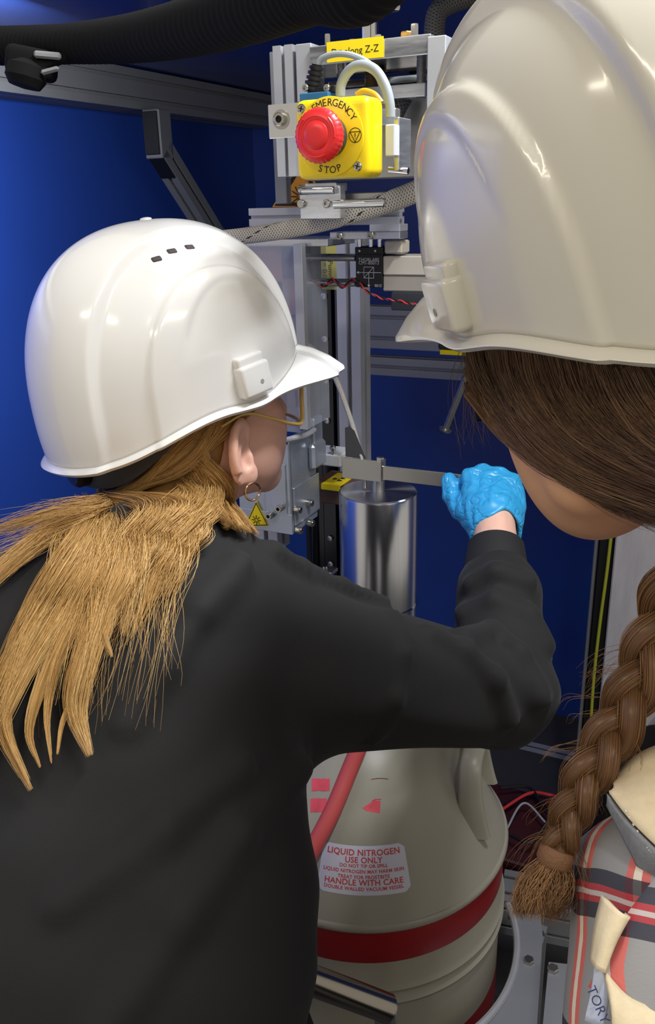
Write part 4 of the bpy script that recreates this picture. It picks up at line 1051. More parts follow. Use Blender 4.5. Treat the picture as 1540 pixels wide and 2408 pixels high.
def helmet(M, label, m_shell, name='hard_hat', vents=True):
    base = M[:3, 3]
    t = thing(name, label, 'helmet', base, 0)
    nt_, np_ = 288, 110
    th = np.linspace(0, 2 * math.pi, nt_, endpoint=False); pr = phi_of(rim_z(th))
    k = np.linspace(0, 1, np_)
    ph = pr[:, None] + (math.pi / 2 - .004 - pr[:, None]) * k[None]
    V = shell_pt(np.repeat(th[:, None], np_, 1), ph).reshape(-1, 3)
    ap = len(V); V = np.vstack([V, shell_pt(np.array([0.0]), np.array([math.pi / 2]))])
    F = [(i * np_ + j, ((i + 1) % nt_) * np_ + j, ((i + 1) % nt_) * np_ + j + 1, i * np_ + j + 1) for i in range(nt_) for j in range(np_ - 1)]
    F += [(i * np_ + np_ - 1, ((i + 1) % nt_) * np_ + np_ - 1, ap) for i in range(nt_)]
    mk('shell', xf((V, F), M), m_shell, t, smooth=70, solid=.0025)
    # rim lip running out into the peak
    c0 = shell_pt(th, pr); out = np.stack([np.cos(th) / HA, np.sin(th) / HB, 0 * th], -1); out /= np.linalg.norm(out, axis=1)[:, None]
    pk = ss(.30, 1.0, np.cos(th)); wd = .0065 + .041 * pk; dr = .0035 + .024 * pk ** 1.1
    rings = []
    prof = [(-.10, -.06), (0, 0), (.35, .22), (.7, .58), (.93, .90), (1.0, 1.0), (1.02, 1.12), (.98, 1.2)]
    for a, b in prof:
        q = c0 + out * (a * wd)[:, None]; q[:, 2] -= b * dr; 
        if a > .9: q[:, 2] -= .0006
        rings.append(q)
    for a in (1.0, .5, .05):
        q = c0 + out * (a * wd - .003)[:, None]; q[:, 2] -= dr * np.interp(a, [0, .35, .7, 1], [0, .22, .58, 1.08]) + .0035; rings.append(q)
    nr = len(rings); R = np.stack(rings, 1).reshape(-1, 3)
    F = [(i * nr + j, i * nr + j + 1, ((i + 1) % nt_) * nr + j + 1, ((i + 1) % nt_) * nr + j) for i in range(nt_) for j in range(nr - 1)]
    mk('brim_and_peak', xf((R, F), M), m_shell, t, smooth=50)
    # accessory slots, vents, button
    for s in (-1, 1):
        tb = s * math.radians(80); q = shell_pt(np.array([tb]), phi_of(np.array([.009])))[0]
        xdir = np.array([math.cos(math.radians(10 * 0 + s * 80 - s * 90)), math.sin(math.radians(s * 80 - s * 90)), .10]); xdir /= np.linalg.norm(xdir)
        yd = np.cross(np.array([0, 0, 1.0]), xdir); yd /= np.linalg.norm(yd); zd = np.cross(xdir, yd)
        o = q + yd * s * .0005
        sl = mk('accessory_slot', xf(xf(cbox(.036, .018, .030, .0035, 3), frame(o, xdir, yd, zd)), M), m_shell, t, smooth=50)
        mk('slot_step', xf(xf(cbox(.033, .012, .012, .003, 3), frame(o + zd * .017 - yd * s * .001, xdir, yd, zd)), M), m_shell, sl, smooth=50)
        ho = o + yd * s * .009 + xdir * .004 - zd * .003; ax_ = M[:3, :3] @ (yd * s)
        mk('slot_hole', lathe([(.0022, 0), (.0022, .0003)], 14, M[:3, :3] @ ho + M[:3, 3], ax_), mat('grey_hole', (150, 148, 140), .6), sl)
        for x in ((-.028, -.010, .008) if vents else ()):
            zz = .1375 - .30 * abs(x - .002); lo_, hi_ = .02, HB
            for _ in range(30):
                ym = (lo_ + hi_) / 2
                if (abs(x) / HA) ** 2.3 + (ym / HB) ** 2.3 + (zz / HH) ** 2.3 < 1: lo_ = ym
                else: hi_ = ym
            tt_ = math.atan2(s * lo_ * HA / HB, x); pq = shell_pt(np.array([tt_]), phi_of(np.array([zz])))[0]
            nn_ = np.array([pq[0] / HA ** 2, pq[1] / HB ** 2, pq[2] / HH ** 2]); nn_ /= np.linalg.norm(nn_)
            xd = np.array([1, 0, 0.0]) - nn_ * nn_[0]; xd /= np.linalg.norm(xd); yd2 = np.cross(nn_, xd)
            mk('vent', xf(xf(cbox(.0095, .0062, .004, .0018, 3), frame(pq - nn_ * .0008, xd, yd2, nn_)), M), mat('vent_dark', (66, 58, 58), .7), t)
    pt_ = M[:3, :3] @ (shell_pt(np.array([0.0]), np.array([math.pi / 2]))[0]) + M[:3, 3]
    mk('crown_button', lathe([(.006, -.002), (.0055, .0012), (.003, .002), (.0004, .0022)], 20, pt_, M[:3, 2]), m_shell, t)
    # inner headband and ratchet strap at the nape
    th2 = np.linspace(0, 2 * math.pi, 120, endpoint=False); c2 = np.cos(th2)
    zt_ = np.where(c2 > 0, -.004 + .014 * c2, -.004 - .030 * ss(0, 1, -c2)); zb2 = zt_ - np.where(c2 > 0, .020, .020 + .022 * ss(.2, 1, -c2))
    ring = lambda k_, z_: np.stack([(.108 * k_) * c2 - .004, (.087 * k_) * np.sin(th2), z_], -1)
    R = np.stack([ring(1.0, zt_ + .02), ring(1.0, zt_), ring(.98, zb2), ring(.95, zb2), ring(.95, zt_ + .02)], 1).reshape(-1, 3)
    F = [(i * 5 + j, i * 5 + (j + 1) % 5, ((i + 1) % 120) * 5 + (j + 1) % 5, ((i + 1) % 120) * 5 + j) for i in range(120) for j in range(5)]
    hb = mk('headband', xf((R, F), M), M_BAND_, t, smooth=60)
    kb = M[:3, :3] @ np.array([-.112, 0, -.055]) + M[:3, 3]
    mk('ratchet_knob', lathe([(.02, -.006), (.02, .006), (.017, .010), (.004, .011)], 24, kb, -M[:3, 0]), M_BLACK, hb)
    return t

# ------------------------------------------------------------------ head in the helmet's frame
def Ry(a): c, s = math.cos(a), math.sin(a); return np.array([[c, 0, s], [0, 1, 0], [-s, 0, c]])
def Rz(a): c, s = math.cos(a), math.sin(a); return np.array([[c, -s, 0], [s, c, 0], [0, 0, 1]])
def head_sdf(p, neck_end, ear_x=.0, ears=True, neck0=(-.025, 0, -.04), nr=.056):
    m = np.abs(p[:, 1]); q = np.column_stack([p[:, 0], m, p[:, 2]])
    d = ell(p, (-.008, 0, .045), (.097, .074, .088))
    d = smin(d, ell(p, (.035, 0, -.015), (.060, .060, .075)), .03)
    d = smin(d, rcone(q, (.012, .050, -.052), (.072, .010, -.094), .020, .017), .03)
    d = smin(d, ell(q, (.058, .036, -.030), (.030, .026, .030)), .02)
    d = smin(d, ell(q, (.046, .030, -.058), (.036, .030, .036)), .02)
    d = smin(d, ell(q, (.076, .028, .018), (.018, .030, .010)), .012)
    d = smax(d, -ell(q, (.098, .031, .000), (.014, .016, .010)), .010)
    d = smin(d, rcone(p, (.090, 0, .008), (.108, 0, -.028), .007, .0105), .010)
    d = smin(d, ell(q, (.098, .010, -.031), (.009, .008, .007)), .006)
    d = smin(d, ell(p, (.090, 0, -.056), (.011, .022, .005)), .006)
    d = smin(d, ell(p, (.088, 0, -.066), (.011, .019, .006)), .006)
    d = smax(d, -ell(p, (.101, 0, -.0605), (.008, .020, .0012)), .003)
    d = smin(d, ell(p, (.082, 0, -.092), (.014, .018, .013)), .012)
    d = smin(d, rcone(p, neck0, neck_end, nr, nr + .004), .03)
    if ears:
        R = Rz(-.50) @ Ry(.16)
        ec = np.array([ear_x, .081, -.043])
        e = ell(q, ec, (.0185, .0055, .031), R)
        e = smin(e, ell(q, ec + (.008, -.002, -.022), (.010, .0055, .012)), .006)
        qq = (q - ec) @ R
        rim = np.abs(np.sqrt((qq[:, 0] / .0155) ** 2 + ((qq[:, 2] - .001) / .0275) ** 2) - 1) * .0155
        rim = np.sqrt(rim ** 2 + (qq[:, 1] - .004) ** 2) - .0036
        rim = np.where((qq[:, 2] > -.018) & (qq[:, 0] < .012), rim, 1)
        e = smin(e, rim, .003)
        e = smax(e, -ell(qq, (.003, .0065, -.004), (.0075, .006, .012)), .004)
        e = smin(e, ell(qq, (.013, .003, -.006), (.004, .004, .007)), .003)
        d = smin(d, e, .005)
    return d

# ================================================================== blond person
M1 = pose(410, 908, .856, .645, -.09, .034)
HAT1 = helmet(M1, 'bright white hard hat worn by the blond ponytailed person at left', M_SHELL)
MH = M1
M1 = MH.copy(); M1[:3, 3] += MH[:3, :3] @ np.array([.008, -.004, -.020])
L1 = local(M1)
S_, E_ = P(650, 1572, .80), P(1182, 1628, .97)
NB = P(460, 1320, .80)
def head1(p): return head_sdf(L1(p), (-.045, 0, -.17), ear_x=.006)
def torso1(p, inf=0.0):
    d = rcone(p, P(342, 1580, .75), P(304, 2150, .68), .135, .138)
    d = smin(d, rcone(p, P(304, 2150, .68), P(272, 2900, .62), .138, .142), .05)
    d = smin(d, rcone(p, P(500, 1535, .77), S_, .080, .078), .05)
    d = smin(d, rcone(p, P(380, 1450, .75), P(60, 1560, .70), .09, .075), .06)
    d = smin(d, rcone(p, P(60, 1560, .70), P(-120, 2000, .72), .072, .056), .04)
    d = smin(d, rcone(p, P(-120, 2000, .72), P(150, 2190, .94), .056, .036), .03)
    d = smin(d, rcone(p, P(478, 1405, .80), P(420, 1540, .76), .056, .085), .03)
    return d - inf
def sleeve1(p):
    d = rcone(p, S_, E_, .080, .058)
    d = smin(d, rcone(p, E_, P(1172, 1400, 1.055), .057, .048), .018)
    d = smin(d, rcone(p, P(1172, 1400, 1.055), P(1166, 1325, 1.088), .047, .036), .02)
    return d
FOLDS1 = [  # soft ridges of cloth round the elbow, armpit and back
    ([(1085, 1500, .97), (1150, 1490, .95), (1215, 1540, .945), (1262, 1640, .955)], .014),
    ([(1010, 1490, .90), (1090, 1530, .89), (1160, 1600, .905), (1200, 1690, .93)], .012),
    ([(1095, 1440, 1.02), (1160, 1412, 1.01), (1240, 1445, 1.02), (1280, 1520, 1.0)], .012),
    ([(1105, 1375, 1.08), (1165, 1350, 1.065), (1240, 1370, 1.08)], .011),
    ([(930, 1445, .86), (950, 1540, .82), (930, 1640, .81), (880, 1745, .84)], .0045),
    ([(700, 1345, .83), (800, 1380, .84), (900, 1420, .88)], .007),
    ([(640, 1300, .83), (700, 1345, .82), (750, 1360, .84)], .010),
    ([(560, 1330, .75), (470, 1440, .67), (380, 1560, .62), (300, 1700, .59)], .013),
    ([(700, 1800, .72), (560, 1960, .61), (420, 2160, .545), (250, 2420, .50)], .014),
    ([(560, 1800, .62), (380, 1950, .56), (150, 2130, .53)], .013),
]
def cloth1(p):
    d = smin(torso1(p), sleeve1(p), .035)
    for pts, r in FOLDS1:
        w3 = FOLDW[id(pts)]
        d = smin(d, polyline(p, w3, r), .010)
    d = d + .0025 * np.sin(p @ np.array([38, 20, 55.0])) * np.sin(p @ np.array([-21, 33, 17.0]) + 1)
    neckhole = rcone(p, NB + np.array([.0, .0, .0]), NB + np.array([.02, .02, .2]), .046, .07)
    return smax(d, -neckhole, .008)
base_c = lambda p: smin(torso1(p), sleeve1(p), .035)
FOLDW = {}
for pts, r in FOLDS1:     # sit each ridge half sunk in the cloth
    FOLDW[id(pts)] = [trace(x, y, base_c, .3, 1.5, 0.0, z) + ray(x, y) * (r * .30) for x, y, z in pts]
per1 = thing('person', 'blond person in a black sweatshirt reaching right with a blue glove', 'person', np.array([P(330, 2150, .68)[0], P(330, 2150, .68)[1], 0]), 0)
M_SWEAT = mat('black_sweatshirt', (12, 12, 13), .85, noise=.12, nscale=300, bump=.12, bscale=900)
M_SWEAT.node_tree.nodes['Principled BSDF'].inputs['Sheen Weight'].default_value = .035
b1 = surfnet(cloth1, (-.46, .28, .66), (.40, 1.24, 1.36), .0065)
mk('sweatshirt', b1, M_SWEAT, per1, smooth=180)
cu0, cu1 = P(1166, 1345, 1.078), P(1166, 1284, 1.102)
Xc = spline([cu0, (cu0 + cu1) / 2, cu1], 10)
mk('cuff', tube([cu0, (cu0 + cu1) / 2, cu1], [.040, .0385, .0360], 40, 14), mat('black_rib_cuff', (22, 22, 24), .8, bump=.3, bscale=500), per1, smooth=80)
# body: head, neck, trunk, arm and hand in one mesh
def body_lo(p):
    d = smin(torso1(p) + .018, sleeve1(p) + .014, .03)
    return smin(d, rcone(p, NB, P(400, 1480, .74), .05, .06), .03)
g_head = surfnet(lambda q: head_sdf(q, (-.045, 0, -.17), ear_x=.006), (-.12, -.105, -.175), (.135, .105, .145), .0024)
def wrist(p): return rcone(p, P(1168, 1420, 1.055), P(1163, 1230, 1.127), .034, .0265)
# hand frame: x toward the thumb (image left), y from the camera, z along the fingers
hz = P(1150, 1120, 1.2) - P(1163, 1262, 1.15); hz /= np.linalg.norm(hz)
hx = -_r - hz * (-_r).dot(hz); hx /= np.linalg.norm(hx); hy = np.cross(hz, hx)
if hy.dot(_f) < 0: hy = -hy
HM = frame(P(1165, 1238, 1.127), hx * .9, hy * .9, hz * .97)
LH = local(HM)
def hand_loc(q, g=0.0):
    d = ell(q, (-.004, .004, .042), (.044, .021, .052))
    d = smin(d, ell(q, (.010, .010, .030), (.034, .022, .036)), .02)
    for i, (x, zk_, L) in enumerate(((.030, .082, 1.0), (.010, .088, 1.05), (-.012, .084, 1.0), (-.032, .074, .85))):
        k = np.array([x, .004, zk_]); a = k + np.array([.004, .040 * L, .008]); b = a + np.array([.004, .010, -.030 * L]); c = b + np.array([.0, -.022, -.012])
        f_ = polyline(q, [k - (0, 0, .03), k, a, b, c], [.012, .0118, .0105, .0098, .009], .004)
        d = smin(d, f_, .008)
    th_ = polyline(q, [(.024, .012, .012), (.046, .022, .040), (.056, .030, .066), (.060, .026, .088)], [.016, .0135, .0118, .0098], .006)
    d = smin(d, th_, .010)
    return d - g
g_hand = surfnet(lambda q: hand_loc(q, -.0012), (-.06, -.03, -.03), (.08, .075, .115), .003)
g_low = surfnet(lambda p: smin(body_lo(p), wrist(p), .01), (-.42, .32, .75), (.36, 1.24, 1.30), .014, 1)
ld = P(150, 2190, .94) - P(-120, 2000, .72); ld /= np.linalg.norm(ld); lx = np.cross(ld, Z_); lx /= np.linalg.norm(lx)
LM = frame(P(150, 2190, .94) - ld * .005, lx * .9, np.cross(lx, ld) * -.9, ld * .95)
g_left = xf(g_hand, LM)
if np.linalg.det(LM[:3, :3]) < 0: g_left = (g_left[0], [q[::-1] for q in g_left[1]])
mk('body', join(xf(g_head, M1), xf(g_hand, HM), g_left, g_low, surfnet(wrist, P(1165, 1320, 1.11) - .10, P(1165, 1320, 1.11) + .12, .004)), M_SKIN1, per1, smooth=180)
M_GLOVE = mat('blue_nitrile', (52, 160, 218), .36, noise=.06, nscale=60, spec=.5)
nt = M_GLOVE.node_tree; bs_ = nt.nodes['Principled BSDF']
tcn = nt.nodes.new('ShaderNodeTexCoord')
vo = nt.nodes.new('ShaderNodeTexVoronoi'); vo.feature = 'DISTANCE_TO_EDGE'; vo.inputs['Scale'].default_value = 16
nz = nt.nodes.new('ShaderNodeTexNoise'); nz.inputs['Scale'].default_value = 25; nt.links.new(tcn.outputs['Object'], nz.inputs['Vector'])
ad = nt.nodes.new('ShaderNodeMixRGB'); ad.inputs[0].default_value = .22; nt.links.new(tcn.outputs['Object'], ad.inputs[1]); nt.links.new(nz.outputs['Color'], ad.inputs[2])
nt.links.new(ad.outputs[0], vo.inputs['Vector'])
bp_ = nt.nodes.new('ShaderNodeBump'); bp_.inputs['Strength'].default_value = .35; bp_.inputs['Distance'].default_value = .003
mr = nt.nodes.new('ShaderNodeMapRange'); mr.inputs['From Max'].default_value = .10; nt.links.new(vo.outputs['Distance'], mr.inputs['Value']); nt.links.new(mr.outputs[0], bp_.inputs['Height'])
nt.links.new(bp_.outputs[0], bs_.inputs['Normal'])
def glove_loc(q):
    d = hand_loc(q, .0022)
    cuff = rcone(q, (0, .002, .02), (-.002, .0, -.040), .036, .0405); d = smin(d, cuff, .014)
    d = d + .0007 * np.sin(q @ np.array([210, 90, 160.0]) + 2 * np.sin(q @ np.array([60, 110, -90.0]))) + .0004 * np.sin(q @ np.array([-120, 200, 330.0]))
    hole = rcone(q, (0, .0, .010), (-.004, -.004, -.09), .030, .040); d = smax(d, -hole, .003)
    slope = q[:, 2] + .013 + .55 * (q[:, 1]) + .16 * q[:, 0] + .004 * np.sin(q[:, 0] * 120)
    return smax(d, -slope, .003)
gl_ = surfnet(glove_loc, (-.062, -.05, -.075), (.085, .08, .118), .0021)
mk('glove', xf(gl_, HM), M_GLOVE, per1, label='wrinkled blue nitrile glove', smooth=180)
# eyes
for s in (-1, 1):
    c_e = M1[:3, :3] @ np.array([.083, s * .031, .0]) + M1[:3, 3]
    mk('eye', lathe([(.0005, -.011), (.006, -.0095), (.0105, -.004), (.0105, .004), (.006, .0095), (.0005, .011)], 20, c_e, M1[:3, 0]), mat('eye_white', (225, 222, 216), .2), per1)
ec_ = M1[:3, :3] @ np.array([.010, -.088, -.081]) + M1[:3, 3]
th = np.linspace(0, 2 * math.pi, 30)
mk('hoop_earring', tube([ec_ + (M1[:3, 0] * math.cos(t_) + M1[:3, 2] * math.sin(t_)) * .0085 for t_ in th], .0011, 8, 60), mat('gold_rose', (196, 160, 130), .2, 1.0), per1, label='thin metal hoop earring')
# safety glasses
gs_ = thing('safety_glasses', 'yellow-tinted clear safety glasses on the blond person', 'glasses', M1[:3, :3] @ np.array([.1, 0, -.04]) + M1[:3, 3], 0)
M_GFR = mat('honey_clear_plastic', (222, 190, 110), .15, alpha=.85, spec=.6)
fx = lambda y: .116 - 5.2 * y * y
V, F = [], []
ys = np.linspace(-.068, .068, 33)
for y in ys:
    for z_ in np.linspace(-.034, .016, 7): V.append((fx(y) - .1 * max(0, -z_), y, z_))
F = [(i * 7 + j, (i + 1) * 7 + j, (i + 1) * 7 + j + 1, i * 7 + j + 1) for i in range(32) for j in range(6)]
mk('lens', xf((np.array(V), F), M1), M_GLASS, gs_, solid=.0018, smooth=60)
for s in (-1, 1):
    mk('temple', xf(tube([(.098, s * .067, .014), (.093, s * .0705, -.006), (.088, s * .0725, -.030), (.072, s * .0775, -.028), (.045, s * .0815, -.016), (.018, s * .083, -.006), (-.01, s * .083, -.012)], [.0026, .0030, .0030, .0026, .0022, .002], 10, 40, ry=.7), M1), M_GFR, gs_)
mk('lower_edge', xf(tube([(fx(y) - .0034, y, -.034) for y in np.linspace(-.068, .068, 15)], .0018, 8), M1), M_GFR, gs_)

# hair: scalp strands combed back to the nape, loose tufts, ponytail
bs = []
sk1 = lambda p: head_sdf(L1(p), (-.045, 0, -.17), ears=False)
hl = lambda pts: [M1[:3, :3] @ np.array(q) + M1[:3, 3] for q in pts]
KN = np.array([-.108, -.01, -.072])
def scalp(x, y, z, off=.004):
    """nearest point on the skull just above the skin, helmet frame"""
    q = np.array([x, y, z], float); e = 1e-3
    st7 = np.vstack([np.zeros((1, 3)), np.eye(3) * e, -np.eye(3) * e])
    for _ in range(5):
        v = head_sdf(q + st7, (-.045, 0, -.17), ears=False); g = (v[1:4] - v[4:7]) / (2 * e)
        q = q - g * (v[0] - off) / max(g.dot(g), .2)
    return q
rs = np.random.default_rng(5)
for s in (-1, 1):
    for i in range(46):
        f_ = i / 45
        x0 = .085 - .12 * f_; z0 = .028 - .035 * f_ + rs.normal(0, .004)
        p0 = scalp(x0, s * .07, z0)
        zl = -.004 - .020 * rs.uniform(0, 1) - .030 * f_
        p1 = scalp(x0 * .5 + .004, s * .08, .016 - .016 * rs.uniform(0, 1), .0055); p2 = scalp(-.042, s * .075, -.016 - .03 * rs.uniform(0, 1), .007); p3 = scalp(-.085, s * .045, -.056, .010)
        bs.append(bundle(hl([p0, p1, p2, p3, KN]), 60, [.006, .007, .007, .006, .008], 100 + i + (500 if s > 0 else 0), .00030, 16, jitter=.35, lenvar=.05))
    for i in range(14):          # behind the ear down to the nape
        f_ = i / 13
        p0 = scalp(-.026 - .012 * f_, s * .078, -.015 - .035 * f_, .005); p1 = scalp(-.03, s * .07, -.062 - .022 * f_, .007); p2 = scalp(-.07, s * .04, -.074 - .015 * f_, .009)
        bs.append(bundle(hl([p0, p1, p2, KN]), 60, [.005, .007, .008, .008], 900 + i + (50 if s > 0 else 0), .00030, 14, jitter=.35, lenvar=.05))
Kw = M1[:3, :3] @ KN + M1[:3, 3]
both1 = lambda p: np.minimum(cloth1(p), head_sdf(L1(p), (-.045, 0, -.17), ears=False))
cl_d = depthmap(both1, -120, 660, 1120, 1900, 14, .4, 1.1)
def lock(pts, n, r, seed, off=.012, start=(0, 0, 0), **k):
    q = [Kw + np.array(start)] + [cl_d(x, y, off, fb) for x, y, fb in pts]
    bs.append(bundle(q, int(n * 4), r, seed, .00021, 22, lenvar=.4, **k))
Lk = [
    ([(215, 1250, .68), (110, 1390, .64), (40, 1540, .62), (8, 1700, .62), (75, 1858, .60)], 130, [.016, .018, .012, .010, .003]),
    ([(230, 1270, .68), (140, 1420, .62), (55, 1560, .61), (-10, 1700, .60), (-60, 1830, .60)], 150, [.016, .018, .014, .010, .006]),
    ([(290, 1280, .68), (245, 1420, .62), (198, 1560, .60), (178, 1670, .59), (212, 1778, .58)], 190, [.016, .015, .012, .0105, .003]),
    ([(265, 1280, .68), (195, 1430, .62), (135, 1560, .60), (112, 1680, .59), (122, 1795, .59)], 80, [.016, .013, .007, .004, .001]),
    ([(330, 1280, .69), (290, 1390, .63), (245, 1475, .61), (264, 1545, .61)], 90, [.014, .012, .007, .002]),
    ([(170, 1215, .70), (70, 1290, .66), (-50, 1390, .65)], 120, [.014, .016, .014]),
    ([(190, 1195, .71), (80, 1222, .68), (-60, 1265, .68)], 40, [.012, .012, .008]),
    ([(190, 1290, .67), (95, 1440, .62), (20, 1580, .61), (-40, 1720, .60)], 150, [.017, .018, .014, .008]),
    ([(240, 1300, .67), (165, 1450, .61), (100, 1600, .60), (68, 1720, .59), (95, 1805, .59)], 90, [.016, .013, .007, .004, .001]),
    ([(310, 1300, .67), (250, 1450, .62), (205, 1580, .60), (150, 1690, .59), (135, 1775, .59)], 60, [.014, .011, .006, .003, .001]),
    ([(385, 1260, .70), (350, 1350, .65), (320, 1430, .63), (300, 1500, .62)], 45, [.012, .013, .011, .006]),
    ([(430, 1245, .72), (410, 1320, .68), (375, 1400, .65)], 40, [.012, .014, .014]),
    ([(470, 1235, .74), (450, 1290, .71), (425, 1370, .68)], 30, [.012, .014, .012]),
    ([(420, 1190, .74), (380, 1240, .72), (330, 1310, .68), (290, 1380, .65)], 120, [.014, .016, .014, .010]),
    ([(360, 1200, .74), (310, 1270, .72), (260, 1350, .68), (210, 1450, .65)], 120, [.016, .018, .014, .010]),
    ([(470, 1180, .76), (450, 1225, .74), (400, 1280, .70), (350, 1350, .66)], 110, [.014, .016, .014, .008]),
]
for i, (pts, n, r) in enumerate(Lk):
    lock(pts, n, r, 300 + i, start=(rs.normal(0, .008), 0, rs.normal(0, .004)), jitter=.25, flat=(1, .55))
for i in range(30):      # stray single hairs over the back
    x0 = rs.uniform(150, 430); x1 = x0 - rs.uniform(10, 120)
    lock([(x0, 1260 + rs.uniform(0, 30), .65), ((x0 + x1) / 2 + rs.normal(0, 14), 1420, .62), (x1, rs.uniform(1480, 1760), .60)], 5, [.01, .018, .02], 700 + i, off=.007, jitter=.5, frizz=.002)
for i in range(9):       # flyaways to the left
    y1 = 1180 + 14 * i
    lock([(230, 1185 + 4 * i, .68), (110, 1200 + 9 * i, .67), (-40, y1 + 60, .67)], 6, [.006, .012, .014], 760 + i, jitter=.6)
# tufts hanging from behind the ear over the neck
for i in range(16):
    f_ = i / 15
    a0_ = M1[:3, :3] @ scalp(-.026 - .02 * f_, -.076, -.045, .006) + M1[:3, 3]
    g_ = [a0_] + [cl_d(x, y, .006 + .004 * rs.uniform(), .80) for x, y in ((535 - 35 * f_, 1140 + 10 * f_), (540 - 45 * f_, 1185 + 8 * f_), (570 - 50 * f_ + 10 * math.sin(i), 1222 + 6 * math.sin(i * 2)), (604 - 70 * f_ + 10 * math.sin(i * 1.7), 1258 - 22 * f_))]
    bs.append(bundle(g_, 60, [.006, .009, .009, .007, .002], 820 + i, .00022, 18, jitter=.4))
for i in range(22):
    f_ = i / 21
    g_ = [M1[:3, :3] @ scalp(-.035 - .03 * f_, -.07, -.045 - .03 * f_, .007) + M1[:3, 3]] + [cl_d(x, y, .007, .78) for x, y in ((505 - 80 * f_, 1165 + 12 * math.sin(i * 3)), (490 - 110 * f_, 1212), (440 - 110 * f_, 1252 + 12 * math.sin(i)), (395 - 90 * f_, 1310))]
    bs.append(bundle(g_, 70, [.008, .010, .012, .010, .006], 860 + i, .00022, 18, jitter=.4))
def hair_cap(hz, hx, lift, M, neck=(-.045, 0, -.17)):
    def f(q):
        d = head_sdf(q, neck, ears=False) - lift
        k = np.interp(q[:, 2], hz, hx); d = smax(d, (q[:, 0] - k) * .8, .004)
        return smax(d, -.098 - q[:, 2] + np.maximum(0, q[:, 0] + .05), .006)
    g = surfnet(f, (-.125, -.095, -.12), (.10, .095, .12), .004)
    v, F = xf(g, M); return v, np.array(F), np.full(len(v), .12)
bs.append(hair_cap([-.1, -.06, -.025, .02, .05], [-.030, -.012, .002, .055, .085], .0028, M1))
gh, tint = hair_join(bs)
mk('hair', gh, M_BLOND, per1, label='long blond ponytail', smooth=180, col=tint)
# legs
def legs(root, hip, foot_y, spread, m, shoe, yaw):
    f = np.array([math.cos(yaw), math.sin(yaw), 0]); l = np.array([-math.sin(yaw), math.cos(yaw), 0])
    gsx = []
    for s in (-1, 1):
        ft = np.array([hip[0], hip[1], 0]) + l * s * spread + f * foot_y
        kn_ = (hip + l * s * .09 + ft) / 2 + f * .03
        gsx.append(tube([hip + l * s * .075, kn_, ft + Z_ * .09], [.095, .065, .05], 18, 16))
        mk('shoe', tube([ft - f * .08 + Z_ * .045, ft + Z_ * .05, ft + f * .08 + Z_ * .04, ft + f * .15 + Z_ * .03], [.035, .045, .042, .025], 16, 16), shoe, root, smooth=80)
    mk('trousers', join(*gsx, lathe([(.10, -.12), (.15, -.06), (.155, .06), (.15, .16)], 28, hip, Z_)), m, root, smooth=80)
M_JEAN = mat('dark_trousers', (28, 30, 38), .8); M_SHOE = mat('dark_shoe', (24, 24, 26), .6)
legs(per1, np.array([P(300, 2700, .63)[0], P(300, 2700, .63)[1], .74]), .0, .12, M_JEAN, M_SHOE, math.radians(50))
# ================================================================== brown-haired person
M2 = pose(1501.3, 581.1, .4755, 1.993, -.34, .099)
HAT2 = helmet(M2, 'white hard hat of the brown-haired person, nearest at right, coloured cream for dim warm light', M_SHELL2, vents=False)
M2h = pose(1501.3, 581.1, .4755, 1.9, -.25, .10)
M2h[:3, 3] += .021 * _r - .059 * Z_
M2h[:3, :3] *= 1.14
L2 = local(M2h); NK2 = (-.115, 0, -.135); NK0 = dict(neck0=(-.045, 0, -.03), nr=.048)
hd2 = lambda p: head_sdf(L2(p), NK2, ears=False, **NK0) * 1.14
per2 = thing('person', 'brown-haired person with a long braid and a plaid shirt at the right edge', 'person', np.array([*P(1750, 2300, .5)[:2], 0]), 0)
